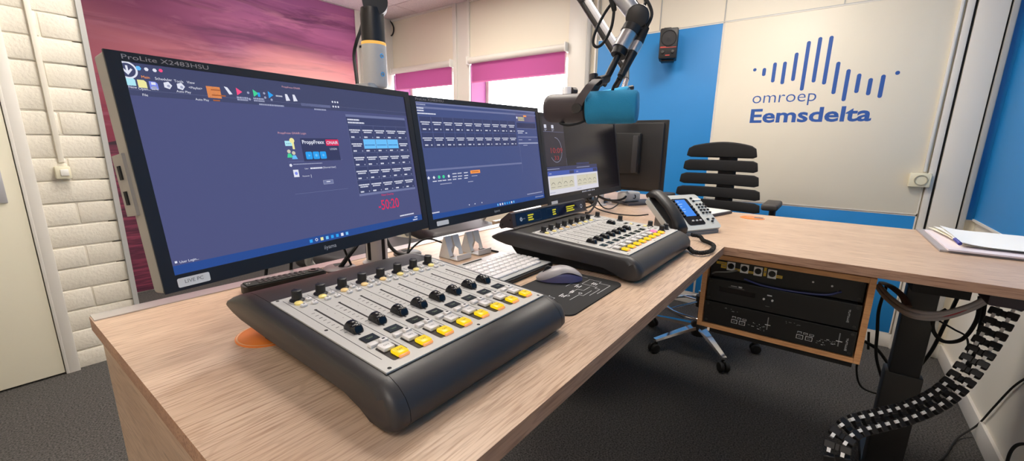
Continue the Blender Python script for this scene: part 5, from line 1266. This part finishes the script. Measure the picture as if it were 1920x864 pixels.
for i in range(nu + 1):
    t = i / nu; x = -.0535 + .109 * t; wid = .0318 * (math.sin(PI * min(max(t, .012), .988)) ** .42) * (1 - .12 * math.sin(PI * t)); hgt = .0385 * (math.sin(PI * min(max(t * .93 + .04, 0), 1)) ** .62) * (1.02 - .25 * t)
    lo = .70 - .62 * max(0, (t - .35) / .65) ** 1.2
    for k in range(nv + 1):
        s = -1 + 2 * k / nv; zc = lo + (1 - lo) * (1 - abs(s) ** 2.4); a = math.asin(min(1, zc ** (1 / .6))); y = math.copysign(math.cos(a) * wid, s) * (1 if abs(s) > .001 else 0)
        vs.append((x, y, hgt * zc + .0015))
for i in range(nu):
    for k in range(nv): fs.append((i * (nv + 1) + k, (i + 1) * (nv + 1) + k, (i + 1) * (nv + 1) + k + 1, i * (nv + 1) + k + 1))
b.add(vs, fs, mat('mouse_grey', (168, 162, 162), .38)); b.build('upper_shell', ms, 'grey upper shell', 70)
MB().lathe([(.009, -.0035), (.0098, -.002), (.0098, .002), (.009, .0035)], black_matt, T(.028, 0, .026) @ RX(PI / 2), 20).box((.027, 0, .0325), (.021, .009, .003), black_matt, T(0, 0, .0165) @ RY(.30) @ T(0, 0, -.0165 + .0003), bevel=.001).build('scroll_wheel', ms)

# ================================================================== SMALL THINGS ON THE DESK
rc = thing('remote_control', 'black remote control lying along the rail below the nearest monitor', 'remote control', T(.420, .961, DT) @ RZ(-.10))
MB().prism(rounded(-.088, -.020, .088, .020, .014), .0, .016, black_plastic).box((0, 0, .016), (.165, .036, .006), black_matt, bevel=.003).build('body', rc)
rb_ = MB().box((0, 0, .001), (.007, .0055, .002), mat('remote_button', (70, 60, 66), .5), bevel=.0008, seg=1).mesh('remote_button')
for i in range(9):
    for j in range(3): link('remote_button', rb_, rc, None, T(-.055 + .0115 * i, -.010 + .010 * j, .0188))
MB().lathe([(.013, .019), (.012, .0215), (.006, .0215), (.0055, .0195)], steel_dark, T(.062, 0, 0), 20, False).build('navigation_ring', rc)
MB().text('TV', label_white, T(-.080, -.003, .0191) , size=.008).build('printed_mark', rc, smooth=0)
def coaster(name, label, x, y, r, dark):
    c = thing(name, label, 'coaster', T(x, y, DT))
    MB().lathe([(r, 0), (r, .0015), (r - .001, .0022), (.0002, .0022)], orange_print, n=48, caps=False).build('disc', c)
    b = MB().lathe([(r * .97, .0024), (r * .92, .0024)], mat('coaster_pale', (236, 176, 128), .5), n=48, caps=False)
    for i in range(3): b.box((r * (.1 + .12 * i), -r * .1, .0025), (r * .035, r * 1.0, .0003), print_white, RZ(.5))
    if dark: b.prism([(-r * .9, -r * .3), (-r * .2, -r * .35), (-r * .1, r * .35), (-r * .85, r * .35)], .0023, .0026, slate_print, RZ(math.radians(100)))
    b.build('print', c, 'printed pattern', 0)
coaster('coaster', 'orange coaster tucked under the corner of the nearer console', .281, .722, .051, False)
coaster('coaster', 'orange and grey coaster on the empty right wing of the desk', 2.190, .272, .050, True)

pst = thing('phone_stand', 'folded white metal phone stand with two slotted plates', 'phone stand', T(.83, .845, DT) @ RZ(-.06))
wm = mat('stand_white', (226, 226, 226), .35)
def stand(x):
    W, H = .052, .066; M = T(x, 0, 0)
    fr = M @ T(0, -.024, 0) @ RX(math.radians(-20))           # front plate leaning back
    b = MB(); t = .002
    for poly in ([(-W / 2, .008), (-.012, .008), (-.014, .026), (-.004, .036), (-.002, H), (-W / 2, H)], [(.012, .008), (W / 2, .008), (W / 2, H), (.002, H), (.004, .036), (.014, .026)]):
        b.prism(poly, -t / 2, t / 2, wm, fr @ RX(PI / 2))
    b.build('front_plate', pst, smooth=0)
    b = MB().prism([(-W / 2, .0), (W / 2, .0), (W / 2, H * .98), (-W / 2, H * .98)], -t / 2, t / 2, wm, M @ T(0, .022, 0) @ RX(math.radians(19)) @ RX(PI / 2)); b.build('rear_plate', pst, smooth=0)
    b = MB()
    b.prism([(-.026, .001), (.020, .001), (.001, H * .93), (-.003, H * .93)], -t / 2, t / 2, wm, M @ T(-W / 2 + .001, 0, 0) @ Matrix(((0, 0, 1, 0), (1, 0, 0, 0), (0, 1, 0, 0), (0, 0, 0, 1))))
    b.build('side_plate', pst, smooth=0)
    b = MB().box((x, -.038, .003), (W, .034, .003), wm).box((x, -.055, .010), (W, .002, .014), wm); b.build('lip', pst, smooth=0)
stand(0); stand(.082)

# papers and pen on the right wing
pp = thing('document_folder', 'grey folder lying at the wall end of the right desk wing', 'folder', T(2.09, -.455, DT) @ RZ(.02))
MB().box((0, 0, .004), (.44, .315, .008), mat('folder_grey', (150, 146, 148), .6), bevel=.0015).build('cover', pp)
MB().box((-.03, -.01, .0105), (.40, .30, .005), mat('paper_lilac', (222, 212, 218), .8)).build('inner_sheets', pp, 'lilac grey sheets')
def sheet(label, x, y, z, w, d, rz, curl, m=paper_white):
    s = MB(); nx, ny = 14, 10; vs = []; fs = []
    for i in range(nx + 1):
        for j in range(ny + 1):
            u, v = i / nx, j / ny; c = curl * max(0, v - .72) ** 2 * 6 + .002 * math.sin(u * 4)
            vs.append(((u - .5) * d, (v - .5) * w, c + .0005))
    n = len(vs); vs += [(a_, b_, c_ + .0012) for a_, b_, c_ in vs]
    for i in range(nx):
        for j in range(ny):
            q = (i * (ny + 1) + j, (i + 1) * (ny + 1) + j, (i + 1) * (ny + 1) + j + 1, i * (ny + 1) + j + 1); fs.append(tuple(reversed(q))); fs.append(tuple(k + n for k in q))
    rim = [i * (ny + 1) for i in range(nx + 1)] + [nx * (ny + 1) + j for j in range(1, ny + 1)] + [i * (ny + 1) + ny for i in range(nx - 1, -1, -1)] + [j for j in range(ny - 1, 0, -1)]
    for a_, c_ in zip(rim, rim[1:] + rim[:1]): fs.append((a_, c_, c_ + n, a_ + n))
    s.add(vs, fs, m, T(x, y, z) @ RZ(rz)); return tag(s.build('paper_sheet'), label, 'paper', 'loose sheets on the folder')
sheet('lowest loose white sheet fanned out on the grey folder', 2.12, -.475, DT + .0145, .27, .36, .10, .012, mat('paper_cream', (238, 234, 214), .8))
sheet('middle loose white sheet with a curled end on the grey folder', 2.11, -.480, DT + .0180, .27, .35, .05, .018)
sheet('topmost loose white sheet carrying the blue pen cap', 2.09, -.490, DT + .0215, .28, .36, -.01, .022)
pe = thing('pen', 'short blue pen end lying on the topmost white sheet', 'pen', T(*(1.854, -0.336, 0.955)))
MB().rod((-.006, -.004, .0), (.020, .006, .010), .0055, mat('pen_blue', (50, 56, 150), .35), .0045, 14).build('barrel', pe); MB().rod((.020, .006, .010), (.026, .0075, .012), .0035, label_white, .003, 12).build('tip', pe, 'pale tip')

# things on the guest desk
nb = thing('notebook', 'dark notebook under the small silver box behind the telephone', 'notebook', T(2.30, .86, DT) @ RZ(-.5))
MB().box((0, 0, .006), (.24, .15, .010), mat('notebook_dark', (62, 58, 62), .6), bevel=.001).box((0, 0, .0015), (.236, .146, .003), paper_white).build('cover', nb)
nbx = thing('presenter_box', 'small silver box with a dark hook mark on the notebook', 'box', T(2.27, .90, DT + .0115) @ RZ(-.5))
MB().box((0, 0, .028), (.11, .075, .055), silver_plastic, bevel=.012, seg=3).build('body', nbx)
hk = MB().tube(smooth_path([(.0, -.0385, .022), (.012, -.0385, .020), (.016, -.0385, .032), (.010, -.0385, .040)]), .0025, black_matt, 6); hk.build('hook_mark', nbx, 'dark hook mark')
bp_ = thing('leaflet', 'small blue and white leaflet near the far desk corner', 'leaflet', T(2.30, 1.11, DT) @ RZ(.3)); MB().box((0, 0, .001), (.12, .05, .002), mat('leaflet_blue', (84, 150, 206), .6)).build('sheet', bp_)
tb = thing('tablet_case', 'flat white and grey case lying beside the telephone', 'case', T(2.20, .50, DT) @ RZ(-.25)); MB().box((0, 0, .007), (.19, .22, .012), mat('case_dark', (70, 66, 70), .6), bevel=.002).box((0, 0, .014), (.18, .21, .003), white_plastic, bevel=.001).build('shell', tb)

# desk cables
def dc(label, pts, r=.003): return cable('desk_cable', label, pts, r)
dc('thick black cable from the left grommet up behind the nearest monitor', [(0.5597, 0.9762, 0.9201), (0.5867, 0.9696, 0.9525), (0.623, 0.9818, 0.9767), (0.6551, 0.9983, 0.9983)], .006)
dc('thin black cable crossing at the left grommet', [(0.5912, 0.9685, 0.9201), (0.5833, 0.9721, 0.947), (0.5762, 0.9724, 0.9683), (0.5754, 0.9825, 0.9922)], .003)
dc('black cable bending from behind the monitors to the right grommet', [(0.7154, 0.9971, 0.981), (0.7208, 0.9778, 0.9487), (0.7297, 0.9594, 0.9312), (0.7362, 0.9326, 0.9282)], .005)
dc('thin black lead arching from the right grommet toward the phone stand', [(0.7381, 0.9302, 0.9282), (0.7612, 0.9246, 0.9496), (0.7855, 0.9154, 0.9654), (0.8041, 0.9, 0.9676), (0.8194, 0.8679, 0.9587)], .0028)
dc('thin upright black cable behind the joint of the two monitors', [(0.7409, 0.9286, 0.9341), (0.7617, 0.9433, 0.9559), (0.7868, 0.97, 0.9795)], .003)
dc('short black lead lying beside the phone stand', [(0.941, 0.837, 0.923), (0.949, 0.807, 0.923), (0.948, 0.767, 0.923)], .003)
dc('black cable coming down from the nearest monitor at its left part', [(0.4318, 1.0768, 0.9631), (0.4357, 1.0938, 0.9318), (0.45, 1.1441, 0.89)], .004)
dc('black cable coming down below the name of the nearest monitor', [(0.4813, 1.0604, 0.9585), (0.4873, 1.076, 0.9305), (0.5094, 1.1334, 0.8894)], .004)
dc('black video cable hanging from the turned monitor to the desk', [(2.2424, 0.899, 0.9849), (2.2015, 0.8925, 0.9596), (2.1306, 0.8983, 0.9514), (2.003, 0.9017, 0.9635), (1.9306, 0.9215, 0.9874)], .006)
dc('thin black cable running over the far desk toward the telephone', [(1.7131, 0.8745, 1.0014), (1.7138, 0.825, 0.9627), (1.7371, 0.7529, 0.9437), (1.7733, 0.6692, 0.939), (1.791, 0.6149, 0.9476)], .003)
dc('thin black cable curving below the wide monitor', [(1.8326, 0.8791, 0.9821), (1.824, 0.8457, 0.9533), (1.8376, 0.8086, 0.9479), (1.9478, 0.807, 0.9696)], .003)
dc('black cable looping behind the right end of the display bridge', [(1.7935, 0.8564, 1.0103), (1.6243, 0.7855, 0.995), (1.5135, 0.7554, 0.9774), (1.4667, 0.7501, 0.9794)], .004)
dc('second black cable behind the right end of the display bridge', [(1.7633, 0.8632, 1.0124), (1.6427, 0.7975, 1.0011), (1.5562, 0.7734, 0.9945), (1.4907, 0.7589, 0.9967)], .004)
cable('wall_cable', 'thin dark cable dangling from the ceiling edge beside the arm pole', [(3.425, 4.44, 2.645), (3.425, 4.377, 2.567), (3.425, 4.371, 2.509), (3.425, 4.404, 2.467), (3.425, 4.455, 2.467)], .008)
